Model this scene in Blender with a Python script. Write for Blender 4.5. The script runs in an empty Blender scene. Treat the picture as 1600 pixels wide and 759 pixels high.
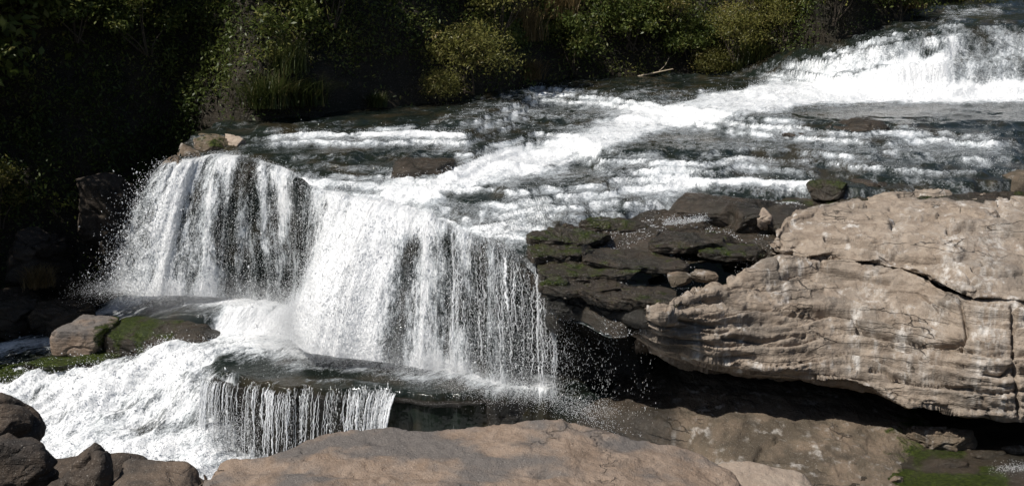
import bpy, math, random
import numpy as np

# ------------------------------------------------------------------ camera, light, exposure
S = bpy.context.scene
COL = S.collection
CAM_H, PITCH, FPX = 10.0, math.radians(13.0), 1931.0

cam_d = bpy.data.cameras.new("camera")
cam_d.sensor_width = 36.0
cam_d.lens = 36.0 * FPX / 1600.0
cam_d.clip_start = 0.1
cam_d.clip_end = 2000
cam = bpy.data.objects.new("camera", cam_d)
cam.location = (0, 0, CAM_H)
cam.rotation_euler = (math.pi / 2 - PITCH, 0, 0)
COL.objects.link(cam)
S.camera = cam

SUN_DIR = np.array([-0.50, -0.27, 0.82])
SUN_DIR = SUN_DIR / np.linalg.norm(SUN_DIR)      # towards the sun
sun_el = math.asin(SUN_DIR[2])
sun_rot = math.atan2(SUN_DIR[0], SUN_DIR[1])
W = bpy.data.worlds.new("World")
S.world = W
W.use_nodes = True
wn = W.node_tree.nodes
wl = W.node_tree.links
wn.clear()
wo = wn.new("ShaderNodeOutputWorld")
wb = wn.new("ShaderNodeBackground")
ws = wn.new("ShaderNodeTexSky")
ws.sky_type = 'NISHITA'
ws.sun_disc = False
ws.sun_elevation = sun_el
ws.sun_rotation = sun_rot
wb.inputs["Strength"].default_value = 0.06
wl.new(ws.outputs[0], wb.inputs["Color"])
wl.new(wb.outputs[0], wo.inputs["Surface"])
sd = bpy.data.lights.new("sun", 'SUN')
sd.energy = 4.6
sd.angle = math.radians(0.5)
sd.color = (1.0, 0.965, 0.91)
so = bpy.data.objects.new("sun", sd)
from mathutils import Vector
so.rotation_euler = Vector(tuple(SUN_DIR)).to_track_quat('Z', 'Y').to_euler()
so.location = (-30, 0, 40)
COL.objects.link(so)
S.view_settings.view_transform = 'Standard'
S.view_settings.look = 'None'
S.view_settings.exposure = 0.25
S.view_settings.gamma = 1.0
S.view_settings.use_curve_mapping = False

rng = np.random.default_rng(11)
random.seed(5)

# ------------------------------------------------------------------ survey helpers
def ray(px, py):
    dx = (px - 800.0) / FPX
    dy = (379.5 - py) / FPX
    return np.array([dx, math.cos(PITCH) + dy * math.sin(PITCH), -math.sin(PITCH) + dy * math.cos(PITCH)])

def at(px, py, Z):
    d = ray(px, py)
    t = (Z - CAM_H) / d[2]
    return np.array([d[0] * t, d[1] * t, Z])

def atD(px, py, D):
    d = ray(px, py)
    t = D / d[1]
    return np.array([d[0] * t, D, CAM_H + d[2] * t])

def chart(P):
    x, y, z = P[..., 0], P[..., 1], P[..., 2] - CAM_H
    f = y * math.cos(PITCH) - z * math.sin(PITCH)
    u = y * math.sin(PITCH) + z * math.cos(PITCH)
    f = np.maximum(f, 0.1)
    return 800 + FPX * x / f, 379.5 - FPX * u / f

# ------------------------------------------------------------------ noise
def _h(ix, iy, iz, seed):
    h = (ix.astype(np.uint32) * np.uint32(374761393) + iy.astype(np.uint32) * np.uint32(668265263)
         + iz.astype(np.uint32) * np.uint32(2147483647) + np.uint32(seed * 974711 + 17))
    h = (h ^ (h >> np.uint32(13))) * np.uint32(1274126177)
    h = (h ^ (h >> np.uint32(16))) * np.uint32(2246822519)
    return h ^ (h >> np.uint32(15))

def perlin(x, y, z, seed=0):
    x, y, z = np.broadcast_arrays(np.asarray(x, np.float32), np.asarray(y, np.float32), np.asarray(z, np.float32))
    fx, fy, fz = np.floor(x), np.floor(y), np.floor(z)
    ix, iy, iz = fx.astype(np.int64), fy.astype(np.int64), fz.astype(np.int64)
    x, y, z = x - fx, y - fy, z - fz
    u, v, w = (q * q * q * (q * (q * 6 - 15) + 10) for q in (x, y, z))
    out = 0
    for a in (0, 1):
        for b in (0, 1):
            for c in (0, 1):
                h = _h(ix + a, iy + b, iz + c, seed)
                gx = (h & np.uint32(255)).astype(np.float32) / 127.5 - 1
                gy = ((h >> np.uint32(8)) & np.uint32(255)).astype(np.float32) / 127.5 - 1
                gz = ((h >> np.uint32(16)) & np.uint32(255)).astype(np.float32) / 127.5 - 1
                d = gx * (x - a) + gy * (y - b) + gz * (z - c)
                out = out + d * (u if a else 1 - u) * (v if b else 1 - v) * (w if c else 1 - w)
    return out

def fbm(P, f, octv=3, seed=0, sc=(1, 1, 1), gain=0.5):
    o, a, t = 0, 1.0, 0.0
    for k in range(octv):
        o = o + a * perlin(P[..., 0] * f * sc[0], P[..., 1] * f * sc[1], P[..., 2] * f * sc[2], seed + k * 7)
        t += a
        a *= gain
        f *= 2.03
    return o / t * 1.5

def ridge(P, f, octv=3, seed=0, sc=(1, 1, 1)):
    o, a, t = 0, 1.0, 0.0
    for k in range(octv):
        o = o + a * (1 - 2.2 * np.abs(perlin(P[..., 0] * f * sc[0], P[..., 1] * f * sc[1], P[..., 2] * f * sc[2], seed + k * 5)))
        t += a
        a *= 0.5
        f *= 2.1
    return o / t

def sstep(a, b, x):
    t = np.clip((x - a) / (b - a), 0, 1)
    return t * t * (3 - 2 * t)

def poly_dist(X, Y, pts, w0=None):
    """distance to a polyline; also the interpolated per-vertex width"""
    best = np.full(X.shape, 1e9, np.float32)
    for (x0, y0), (x1, y1) in zip(pts[:-1], pts[1:]):
        dx, dy = x1 - x0, y1 - y0
        t = np.clip(((X - x0) * dx + (Y - y0) * dy) / (dx * dx + dy * dy + 1e-9), 0, 1)
        best = np.minimum(best, np.hypot(X - x0 - t * dx, Y - y0 - t * dy))
    return best

# ------------------------------------------------------------------ mesh helpers
def raw_mesh(name, V, F, attrs=None, smooth=True):
    V = np.ascontiguousarray(V.reshape(-1, 3), np.float32)
    F = np.ascontiguousarray(F, np.int32)
    me = bpy.data.meshes.new(name)
    me.vertices.add(len(V))
    me.vertices.foreach_set("co", V.ravel())
    k = F.shape[1]
    me.loops.add(F.size)
    me.loops.foreach_set("vertex_index", F.ravel())
    me.polygons.add(len(F))
    me.polygons.foreach_set("loop_start", np.arange(0, F.size, k, dtype=np.int32))
    me.update(calc_edges=True)
    if smooth:
        me.polygons.foreach_set("use_smooth", np.ones(len(F), bool))
    for an, arr in (attrs or {}).items():
        arr = np.ascontiguousarray(arr, np.float32)
        if arr.size == len(V) * 3:
            me.attributes.new(an, 'FLOAT_VECTOR', 'POINT').data.foreach_set("vector", arr.ravel())
        else:
            me.attributes.new(an, 'FLOAT', 'POINT').data.foreach_set("value", arr.ravel())
    me.validate()
    return me

def link(name, me, mat, parent=None, **props):
    o = bpy.data.objects.new(name, me)
    COL.objects.link(o)
    if mat is not None:
        me.materials.clear()
        me.materials.append(mat)
    if parent is not None:
        o.parent = parent
    for k, v in props.items():
        o[k] = v
    if 'category' in props:
        o['kind'] = 'thing'
    return o

def thing(name, label, cat, loc, group=None):
    o = bpy.data.objects.new(name, None)
    COL.objects.link(o)
    o.location = tuple(float(q) for q in loc)
    o['label'] = label
    o['category'] = cat
    o['kind'] = 'thing'
    if group:
        o['group'] = group
    return o

def grid_faces(n, m, flip=False, close=False):
    i = np.arange(n - 1)[:, None]
    j = np.arange(m if close else m - 1)[None, :]
    jn = (j + 1) % m
    a = i * m + j
    b = i * m + jn
    c = (i + 1) * m + jn
    d = (i + 1) * m + j
    F = np.stack([a, b, c, d] if not flip else [a, d, c, b], -1).reshape(-1, 4)
    return F

def gnormals(P):
    du = np.gradient(P, axis=0)
    dv = np.gradient(P, axis=1)
    N = np.cross(du, dv)
    return N / (np.linalg.norm(N, axis=-1, keepdims=True) + 1e-9)

def catmull(C, n, axis=0):
    C = np.moveaxis(np.asarray(C, float), axis, 0)
    k = len(C)
    t = np.linspace(0, k - 1, n)
    i = np.clip(np.floor(t).astype(int), 0, k - 2)
    f = (t - i).reshape((-1,) + (1,) * (C.ndim - 1))
    p0, p1, p2, p3 = C[np.maximum(i - 1, 0)], C[i], C[i + 1], C[np.minimum(i + 2, k - 1)]
    o = 0.5 * (2 * p1 + (p2 - p0) * f + (2 * p0 - 5 * p1 + 4 * p2 - p3) * f * f + (3 * p1 - p0 - 3 * p2 + p3) * f ** 3)
    return np.moveaxis(o, 0, axis)

def arc_resample(C, n):
    """resample a dense polyline (k,dim) to n points of equal spacing (first three columns measure length)"""
    d = np.r_[0, np.cumsum(np.linalg.norm(np.diff(C[:, :3], axis=0), axis=1))]
    t = np.linspace(0, d[-1], n)
    return np.stack([np.interp(t, d, C[:, k]) for k in range(C.shape[1])], 1)

def loft(stations, n, m):
    """stations: list of lists of 3-D control points -> (n,m,3) surface"""
    prof = np.stack([arc_resample(catmull(np.array(s), 160), m) for s in stations])
    return catmull(prof, n, 0)

# ------------------------------------------------------------------ material helpers
class NT:
    def __init__(self, name):
        self.m = bpy.data.materials.new(name)
        self.m.use_nodes = True
        self.t = self.m.node_tree
        self.t.nodes.clear()
        self.out = self.t.nodes.new("ShaderNodeOutputMaterial")
    def n(self, typ, **kw):
        nd = self.t.nodes.new(typ)
        for k, v in kw.items():
            setattr(nd, k, v)
        return nd
    def l(self, a, b):
        self.t.links.new(a, b)
    def set(self, sock, v):
        if hasattr(v, "links") or isinstance(v, bpy.types.NodeSocket):
            self.l(v, sock)
        else:
            sock.default_value = v
    def attr(self, name):
        nd = self.n("ShaderNodeAttribute", attribute_name=name)
        return nd
    def math(self, op, a, b=0.0, clamp=False):
        nd = self.n("ShaderNodeMath", operation=op, use_clamp=clamp)
        self.set(nd.inputs[0], a)
        self.set(nd.inputs[1], b)
        return nd.outputs[0]
    def rng(self, v, a, b, c=0.0, d=1.0, smooth=True):
        nd = self.n("ShaderNodeMapRange", interpolation_type='SMOOTHSTEP' if smooth else 'LINEAR')
        for k, q in zip(range(5), (v, a, b, c, d)):
            self.set(nd.inputs[k], q)
        return nd.outputs[0]
    def noise(self, vec, scale, detail=3.0, rough=0.55, sc=None, dist=0.0):
        if sc is not None:
            mp = self.n("ShaderNodeMapping")
            self.l(vec, mp.inputs[0])
            mp.inputs["Scale"].default_value = sc
            vec = mp.outputs[0]
        nd = self.n("ShaderNodeTexNoise")
        self.l(vec, nd.inputs["Vector"])
        nd.inputs["Scale"].default_value = scale
        nd.inputs["Detail"].default_value = detail
        nd.inputs["Roughness"].default_value = rough
        nd.inputs["Distortion"].default_value = dist
        return nd.outputs["Fac"]
    def voro(self, vec, scale, feature='F1'):
        nd = self.n("ShaderNodeTexVoronoi", feature=feature)
        self.l(vec, nd.inputs["Vector"])
        nd.inputs["Scale"].default_value = scale
        return nd.outputs["Distance"]
    def mix(self, f, a, b, blend='MIX'):
        nd = self.n("ShaderNodeMix", data_type='RGBA', blend_type=blend)
        self.set(nd.inputs[0], f)
        for s, v in ((nd.inputs[6], a), (nd.inputs[7], b)):
            if isinstance(v, tuple):
                s.default_value = (v[0], v[1], v[2], 1)
            else:
                self.l(v, s)
        return nd.outputs[2]
    def bump(self, h, strength, dist=0.05, normal=None):
        nd = self.n("ShaderNodeBump")
        self.set(nd.inputs["Strength"], strength)
        nd.inputs["Distance"].default_value = dist
        self.l(h, nd.inputs["Height"])
        if normal is not None:
            self.l(normal, nd.inputs["Normal"])
        return nd.outputs[0]
    def principled(self, col, rough, normal=None, spec=0.5, trans=0.0):
        nd = self.n("ShaderNodeBsdfPrincipled")
        if isinstance(col, tuple):
            nd.inputs["Base Color"].default_value = (*col, 1)
        else:
            self.l(col, nd.inputs["Base Color"])
        self.set(nd.inputs["Roughness"], rough)
        nd.inputs["IOR"].default_value = 1.4
        self.set(nd.inputs["Specular IOR Level"], spec)
        if normal is not None:
            self.l(normal, nd.inputs["Normal"])
        return nd
    def done(self, shader):
        self.l(shader, self.out.inputs["Surface"])
        return self.m

def rock_mat(name, c1, c2, c3, stain=0.0, stain_col=(0.62, 0.58, 0.53), rough=0.85, bump=0.6, moss=True, wet=False,
             strata=0.35, crack=0.7, dark=(0.03, 0.026, 0.022), blotch=(0.45, 0.7)):
    """stone: three mineral colours in blotches, bedding lines, pale run-off streaks, moss (attr 'moss'), wet film (attr 'wet')"""
    g = NT(name)
    pos = g.n("ShaderNodeNewGeometry").outputs["Position"]
    big = g.noise(pos, 0.7, 4, 0.6)
    mid = g.noise(pos, 2.6, 5, 0.62, dist=0.4)
    fine = g.noise(pos, 16, 4, 0.65)
    bed = g.noise(pos, 2.2, 4, 0.6, sc=(0.35, 0.35, 4.5), dist=0.3)
    vert = g.noise(pos, 2.4, 4, 0.6, sc=(1.6, 1.2, 0.16))
    col = g.mix(g.rng(mid, 0.36, 0.62), c1, c2)
    col = g.mix(g.rng(big, blotch[0], blotch[1], 0.0, 0.9), col, c3)
    col = g.mix(g.math('MULTIPLY', g.rng(bed, 0.55, 0.72), strata), col, g.mix(0.5, col, dark))
    if stain:
        st = g.math('MULTIPLY', g.rng(vert, 0.52, 0.70), g.rng(g.noise(pos, 1.1, 3), 0.42, 0.6))
        st = g.math('ADD', g.math('MULTIPLY', st, stain), g.math('MULTIPLY', g.attr("stain").outputs["Fac"], g.rng(g.noise(pos, 1.0, 4, 0.65, sc=(7.0, 6.0, 0.9)), 0.40, 0.62)), clamp=True)
        st = g.math('MULTIPLY', st, g.rng(fine, 0.25, 0.55, 0.55, 1.0))
        col = g.mix(st, col, stain_col)
        dk = g.noise(pos, 3.1, 4, 0.6, sc=(1.5, 1.2, 0.14))
        col = g.mix(g.math('MULTIPLY', g.rng(dk, 0.56, 0.72), 0.45), col, (0.09, 0.07, 0.055))
    wp = g.n("ShaderNodeMapping")
    g.l(pos, wp.inputs[0])
    wp.inputs["Scale"].default_value = (0.30, 0.30, 2.6)
    ds = g.n("ShaderNodeMix", data_type='VECTOR')
    ds.inputs[0].default_value = 0.22
    nzc = g.n("ShaderNodeTexNoise")
    g.l(pos, nzc.inputs["Vector"])
    nzc.inputs["Scale"].default_value = 2.2
    nzc.inputs["Detail"].default_value = 5
    g.l(wp.outputs[0], ds.inputs[4])
    g.l(nzc.outputs["Color"], ds.inputs[5])
    crk = g.rng(g.voro(ds.outputs[1], 1.9, 'DISTANCE_TO_EDGE'), 0.0, 0.022, 1.0, 0.0)
    crk = g.math('MULTIPLY', crk, g.rng(g.noise(pos, 0.8, 2), 0.5, 0.62))
    col = g.mix(g.math('MULTIPLY', crk, crack), col, g.mix(0.85, col, dark))
    col = g.mix(g.math('MULTIPLY', g.rng(fine, 0.56, 0.72), 0.5), col, g.mix(0.6, col, dark))
    col = g.mix(g.math('MULTIPLY', g.rng(g.noise(pos, 34, 3), 0.60, 0.70), 0.35), col, g.mix(0.5, col, (0.75, 0.7, 0.62)))
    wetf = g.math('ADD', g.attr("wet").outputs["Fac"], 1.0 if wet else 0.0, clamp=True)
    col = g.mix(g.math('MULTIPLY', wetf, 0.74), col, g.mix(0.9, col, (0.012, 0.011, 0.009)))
    if moss:
        mo = g.rng(g.math('ADD', g.attr("moss").outputs["Fac"], g.math('MULTIPLY', g.math('SUBTRACT', mid, 0.5), 1.6)), 0.35, 0.7)
        mcol = g.mix(g.rng(fine, 0.35, 0.65), (0.016, 0.026, 0.005), (0.065, 0.085, 0.012))
        col = g.mix(mo, col, mcol)
    h = g.math('ADD', g.math('MULTIPLY', mid, 0.8), g.math('MULTIPLY', fine, 0.35))
    h = g.math('ADD', h, g.math('MULTIPLY', bed, 0.7))
    h = g.math('SUBTRACT', h, g.math('MULTIPLY', crk, 0.6 * crack))
    h = g.math('ADD', h, g.math('MULTIPLY', g.noise(pos, 46, 3, 0.7), 0.28))
    if moss:
        h = g.math('ADD', h, g.math('MULTIPLY', mo, g.math('MULTIPLY', g.noise(pos, 28, 3, 0.7), 1.2)))
    nrm = g.bump(h, bump, 0.08)
    rr = g.rng(wetf, 0, 1, rough, 0.2, smooth=False)
    nrm2 = g.bump(g.noise(pos, 42, 3, 0.6), g.math('MULTIPLY', wetf, 0.9), 0.02, nrm)
    p = g.principled(col, rr, nrm2, spec=g.rng(wetf, 0, 1, 0.25, 0.5, smooth=False))
    return g.done(p.outputs[0])

def water_mat(name, alpha=False, dark=(0.010, 0.014, 0.011), brown=(0.026, 0.022, 0.013), lo=0.40, hi=0.72,
              sc1=(1.1, 0.7, 1.0), sc2=(4.6, 2.8, 1.0), sc3=(20.0, 13.0, 1.0)):
    """running water: clear dark water with white aerated water where the 'foam' attribute is high; grain follows the 'flow' chart"""
    g = NT(name)
    fl = g.attr("flow").outputs["Vector"]
    pos = g.n("ShaderNodeNewGeometry").outputs["Position"]
    foam = g.attr("foam").outputs["Fac"]
    n1 = g.noise(fl, 1.0, 3, 0.6, sc=sc1, dist=0.3)
    n2 = g.noise(fl, 1.0, 4, 0.65, sc=sc2, dist=0.5)
    n3 = g.noise(fl, 1.0, 3, 0.7, sc=sc3)
    tex = g.math('ADD', g.math('MULTIPLY', g.math('SUBTRACT', n1, 0.5), 0.9),
                 g.math('ADD', g.math('MULTIPLY', g.math('SUBTRACT', n2, 0.5), 1.15),
                        g.math('MULTIPLY', g.math('SUBTRACT', n3, 0.5), 0.9)))
    f = g.math('ADD', foam, tex)
    mask = g.rng(f, lo, hi)
    white = g.mix(g.rng(g.math('ADD', g.math('ADD', n3, g.math('MULTIPLY', n2, 0.9)), g.math('MULTIPLY', g.math('SUBTRACT', foam, 0.88), 0.9)), 0.66, 1.12), (0.50, 0.53, 0.545), (0.88, 0.88, 0.875))
    dk = g.mix(g.rng(g.noise(pos, 0.8, 3), 0.45, 0.65), dark, brown)
    col = g.mix(mask, dk, white)
    rip = g.math('ADD', g.noise(pos, 3.2, 3, 0.55, sc=(1, 1.6, 1)), g.math('MULTIPLY', n2, 0.5))
    h = g.math('ADD', g.math('MULTIPLY', g.math('ADD', n2, n3), g.rng(mask, 0, 1, 0.25, 1.0)), g.math('MULTIPLY', rip, 0.5))
    nrm = g.bump(h, 0.85, 0.05)
    p = g.principled(col, g.rng(mask, 0, 1, 0.07, 0.55), nrm, spec=0.5)
    p.inputs["IOR"].default_value = 1.33
    sh = p.outputs[0]
    tl = g.n("ShaderNodeBsdfTranslucent")
    g.l(col, tl.inputs[0])
    g.l(nrm, tl.inputs[1])
    mx = g.n("ShaderNodeMixShader")
    g.l(g.math('MULTIPLY', mask, 0.08), mx.inputs[0])
    g.l(sh, mx.inputs[1])
    g.l(tl.outputs[0], mx.inputs[2])
    sh = mx.outputs[0]
    if alpha:
        tr = g.n("ShaderNodeBsdfTransparent")
        m2 = g.n("ShaderNodeMixShader")
        g.l(g.rng(f, lo - 0.34, lo + 0.26, 0.0, 1.0), m2.inputs[0])
        g.l(tr.outputs[0], m2.inputs[1])
        g.l(sh, m2.inputs[2])
        sh = m2.outputs[0]
    return g.done(sh)

def leaf_mat(name, c1, c2, c3, trans=0.3, rough=0.45):
    g = NT(name)
    r = g.attr("tone").outputs["Fac"]
    col = g.mix(g.rng(r, 0.0, 0.6), c1, c2)
    col = g.mix(g.rng(r, 0.75, 1.0), col, c3)
    p = g.principled(col, rough, spec=0.35)
    t = g.n("ShaderNodeBsdfTranslucent")
    g.l(col, t.inputs[0])
    m = g.n("ShaderNodeMixShader")
    m.inputs[0].default_value = trans
    g.l(p.outputs[0], m.inputs[1])
    g.l(t.outputs[0], m.inputs[2])
    return g.done(m.outputs[0])

M_TAN = rock_mat("tan_sandstone", (0.235, 0.183, 0.138), (0.325, 0.263, 0.205), (0.172, 0.145, 0.118), stain=0.9, bump=1.0, crack=0.9)
M_PALE = rock_mat("pale_sandstone", (0.30, 0.235, 0.185), (0.37, 0.30, 0.235), (0.27, 0.21, 0.16), stain=0.2, bump=0.7)
M_SLAB = rock_mat("brown_river_slab", (0.215, 0.155, 0.112), (0.27, 0.203, 0.153), (0.122, 0.111, 0.103), bump=1.0, strata=0.5, crack=0.5, blotch=(0.43, 0.60))
M_BOULDER = rock_mat("brown_boulder", (0.11, 0.08, 0.058), (0.15, 0.11, 0.08), (0.06, 0.052, 0.045), bump=0.8, crack=0.4)
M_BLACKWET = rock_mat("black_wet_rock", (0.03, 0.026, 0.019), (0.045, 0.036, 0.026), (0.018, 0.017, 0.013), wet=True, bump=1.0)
M_DARKROCK = rock_mat("dark_boulder", (0.055, 0.043, 0.034), (0.085, 0.064, 0.048), (0.035, 0.032, 0.03), bump=1.0, crack=0.5)
M_WET = rock_mat("wet_bedrock", (0.085, 0.066, 0.044), (0.14, 0.10, 0.066), (0.05, 0.044, 0.03), wet=True, bump=1.0)
M_DAMP = rock_mat("damp_stone", (0.12, 0.094, 0.066), (0.175, 0.13, 0.092), (0.07, 0.056, 0.04), stain=0.5, bump=1.0, strata=0.6, blotch=(0.42, 0.6))
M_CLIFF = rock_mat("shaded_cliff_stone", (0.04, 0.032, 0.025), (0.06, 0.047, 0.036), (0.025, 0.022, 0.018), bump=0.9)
M_SOIL = rock_mat("bank_soil", (0.022, 0.018, 0.012), (0.03, 0.024, 0.016), (0.014, 0.014, 0.009), bump=0.8)
M_RIVER = water_mat("river_water", lo=0.14, hi=0.90)
M_FALL = water_mat("falling_water", alpha=True, lo=0.36, hi=0.86, sc1=(3.0, 0.7, 1), sc2=(12, 3.6, 1), sc3=(36, 16, 1))
M_THIN = water_mat("thin_curtain", alpha=True, lo=0.46, hi=0.80, sc1=(4.5, 0.22, 1), sc2=(15, 0.7, 1), sc3=(44, 5, 1))
M_POOL = water_mat("pool_water", lo=0.28, hi=0.86, sc1=(1.5, 0.6, 1), sc2=(6, 2.4, 1), sc3=(24, 11, 1))
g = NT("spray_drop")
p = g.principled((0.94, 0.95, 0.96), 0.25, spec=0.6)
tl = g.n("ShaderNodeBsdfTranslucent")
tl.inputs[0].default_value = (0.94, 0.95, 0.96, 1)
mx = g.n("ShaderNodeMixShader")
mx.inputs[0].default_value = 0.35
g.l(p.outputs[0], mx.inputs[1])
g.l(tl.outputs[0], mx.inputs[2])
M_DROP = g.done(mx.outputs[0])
M_LEAF = leaf_mat("shrub_leaf", (0.032, 0.050, 0.010), (0.085, 0.105, 0.024), (0.165, 0.155, 0.045))
M_LEAF2 = leaf_mat("olive_leaf", (0.066, 0.072, 0.015), (0.15, 0.142, 0.036), (0.24, 0.185, 0.07))
M_DARKLEAF = leaf_mat("dark_leaf", (0.014, 0.030, 0.010), (0.03, 0.055, 0.016), (0.07, 0.10, 0.03))
M_GRASS = leaf_mat("river_grass", (0.03, 0.042, 0.011), (0.06, 0.075, 0.02), (0.13, 0.11, 0.045), trans=0.3)
M_DRY = leaf_mat("dry_grass", (0.11, 0.075, 0.03), (0.18, 0.125, 0.055), (0.26, 0.19, 0.09), trans=0.3)
g = NT("bark")
pos = g.n("ShaderNodeNewGeometry").outputs["Position"]
M_BARK = g.done(g.principled(g.mix(g.noise(pos, 9, 4), (0.035, 0.026, 0.018), (0.09, 0.07, 0.05)), 0.9,
                             g.bump(g.noise(pos, 14, 4), 0.7, 0.03)).outputs[0])
g = NT("bleached_wood")
pos = g.n("ShaderNodeNewGeometry").outputs["Position"]
M_DRIFT = g.done(g.principled(g.mix(g.noise(pos, 7, 3), (0.28, 0.22, 0.15), (0.42, 0.35, 0.26)), 0.8,
                              g.bump(g.noise(pos, 20, 3), 0.5, 0.02)).outputs[0])

# ------------------------------------------------------------------ the river shelf: levels and lips
def interp_line(pts, X):
    p = np.array(sorted(pts, key=lambda q: q[0]))
    return np.interp(X, p[:, 0], p[:, 1])

# front lip of the shelf (where the main fall drops): image survey -> plan
LIP = [(225, 262, 4.2), (262, 250, 4.45), (285, 240, 4.6), (340, 232, 4.62), (400, 238, 4.6), (440, 252, 4.45), (490, 284, 4.15),
       (540, 294, 4.05), (600, 306, 3.9), (660, 318, 3.78), (700, 336, 3.62), (760, 362, 3.38), (800, 382, 3.22),
       (840, 415, 3.02), (868, 448, 2.85), (910, 456, 2.8), (960, 470, 2.72), (1030, 486, 2.66)]
LIPW = np.array([at(*q) for q in LIP])
LIPW = np.vstack([LIPW, [4.5, 25.9, 2.6], [8, 26.6, 2.6], [14, 27.0, 2.6], [26, 27.0, 2.6]])

def lip_n(x, s_):
    return perlin(np.asarray(x) * 0.9, s_, 0.3, 9) * 0.8 + perlin(np.asarray(x) * 2.3, s_, 0.7, 10) * 0.5
def lip_y(x): return np.interp(x, LIPW[:, 0], LIPW[:, 1]) + 0.55 * lip_n(x, 0.5)
def lip_z(x): return np.interp(x, LIPW[:, 0], LIPW[:, 2]) + 0.16 * lip_n(x, 7.5)

# risers across the shelf: (lip polyline in the survey, upper level, drop, softness)
RISERS = [
    ([(380, 206), (450, 207), (560, 203), (650, 201), (730, 205), (790, 178), (840, 147), (930, 152), (1010, 166), (1100, 180),
      (1180, 190), (1260, 196), (1350, 205), (1450, 200), (1540, 206), (1600, 200), (1700, 200)], 4.95, 0.40, 1.3),
    ([(380, 246), (480, 243), (600, 246), (715, 250), (770, 228), (840, 206), (900, 214), (940, 238), (1020, 242), (1100, 243),
      (1180, 232), (1290, 240), (1400, 252), (1500, 258), (1600, 255), (1700, 255)], 4.57, 0.36, 1.2),
    ([(480, 286), (560, 291), (640, 285), (720, 285), (800, 292), (900, 285), (980, 272), (1070, 268), (1180, 274), (1270, 277), (1330, 285),
      (1450, 286), (1600, 285)], 4.2, 0.36, 0.9),
    ([(600, 320), (690, 330), (800, 326), (880, 322), (1000, 312), (1040, 312), (1130, 310), (1250, 318), (1400, 322), (1600, 322)], 3.85, 0.42, 0.7),
    ([(700, 345), (780, 360), (840, 372), (900, 364), (1000, 362), (1100, 362), (1200, 362), (1400, 360)], 3.4, 0.3, 0.5),
]
RW = []
for pts, zh, drop, w in RISERS:
    q = np.array([at(px, py, zh) for px, py in pts])
    q = q[np.argsort(q[:, 0])]
    RW.append((q, drop, w))

def shelf_z(X, Y):
    """level of the rock shelf at plan position (X, Y)"""
    P = np.stack([X, Y, np.zeros_like(X)], -1)
    wob = fbm(P, 0.55, 3, 3) * 1.1
    Z = np.full(X.shape, 4.95)
    for k, (q, drop, w) in enumerate(RW):
        yl = np.interp(X, q[:, 0], q[:, 1])
        ww = w + (1.8 * np.exp(-((X + 0.1) / 1.0) ** 2) if k == 0 else 0)
        Z = Z - drop * (1 - sstep(-ww, ww, Y - yl + wob * 0.6))
    # upper fall on the right
    yl = np.interp(X, [8, 9.5, 11, 12, 14, 16, 20, 26], [58, 54, 50.5, 47.2, 46.2, 46.0, 46.1, 46.4]) + wob * 0.5
    dr = np.interp(X, [8.5, 10, 11.5, 12.6, 13.6, 15, 17, 20], [0, 0.4, 1.05, 1.55, 1.95, 2.3, 2.5, 2.55])
    uw = np.interp(X, [10, 13, 17, 22], [2.6, 2.2, 1.5, 1.1])
    tu = np.clip((Y - yl + uw + wob * 0.8) / (uw + 0.6), 0, 1)
    tu = tu + 0.075 * np.sin(tu * math.pi * 2 * 3) * np.interp(X, [11, 17], [1.0, 0.6])
    Z = Z + dr * np.clip(tu * tu * (3 - 2 * tu) * 0.5 + tu * 0.5, 0, 1)
    Z = Z + 0.25 * sstep(0, 0.8, Y - np.interp(X, [10, 15, 20, 26], [60, 51, 54, 58]))
    # broken bedding: many little ledges
    Zg = Z + 0.022 * (Y - 30) - 0.2 + fbm(P, 0.7, 4, 5) * 0.13
    q = 0.16
    fr = Zg / q - np.floor(Zg / q)
    Z = q * (np.floor(Zg / q) + 0.12 * fr + 0.88 * sstep(0.72, 1.0, fr)) * 0.88 + Zg * 0.12
    # meet the lip heights
    ly = lip_y(X)
    lz = lip_z(X)
    k = np.exp(-np.maximum(Y - ly, 0) / 0.9)
    Z = Z * (1 - k) + lz * k
    k2 = np.exp(-np.maximum(Y - ly, 0) / 0.4)
    return Z - 0.36 * k2

# ------------------------------------------------------------------ white water survey
def strokes_eval(px, py, strokes):
    f = np.zeros(px.shape, np.float32)
    for pts, w, val in strokes:
        x0, x1 = min(p[0] for p in pts) - 3 * w, max(p[0] for p in pts) + 3 * w
        y0, y1 = min(p[1] for p in pts) - 3 * w, max(p[1] for p in pts) + 3 * w
        s = (px > x0) & (px < x1) & (py > y0) & (py < y1)
        if not s.any():
            continue
        d = poly_dist(px[s], py[s] , pts)
        k = np.exp(-(d / w) ** 2 * 0.9)
        f[s] = f[s] * (1 - k) + val * k
    return f

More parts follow.
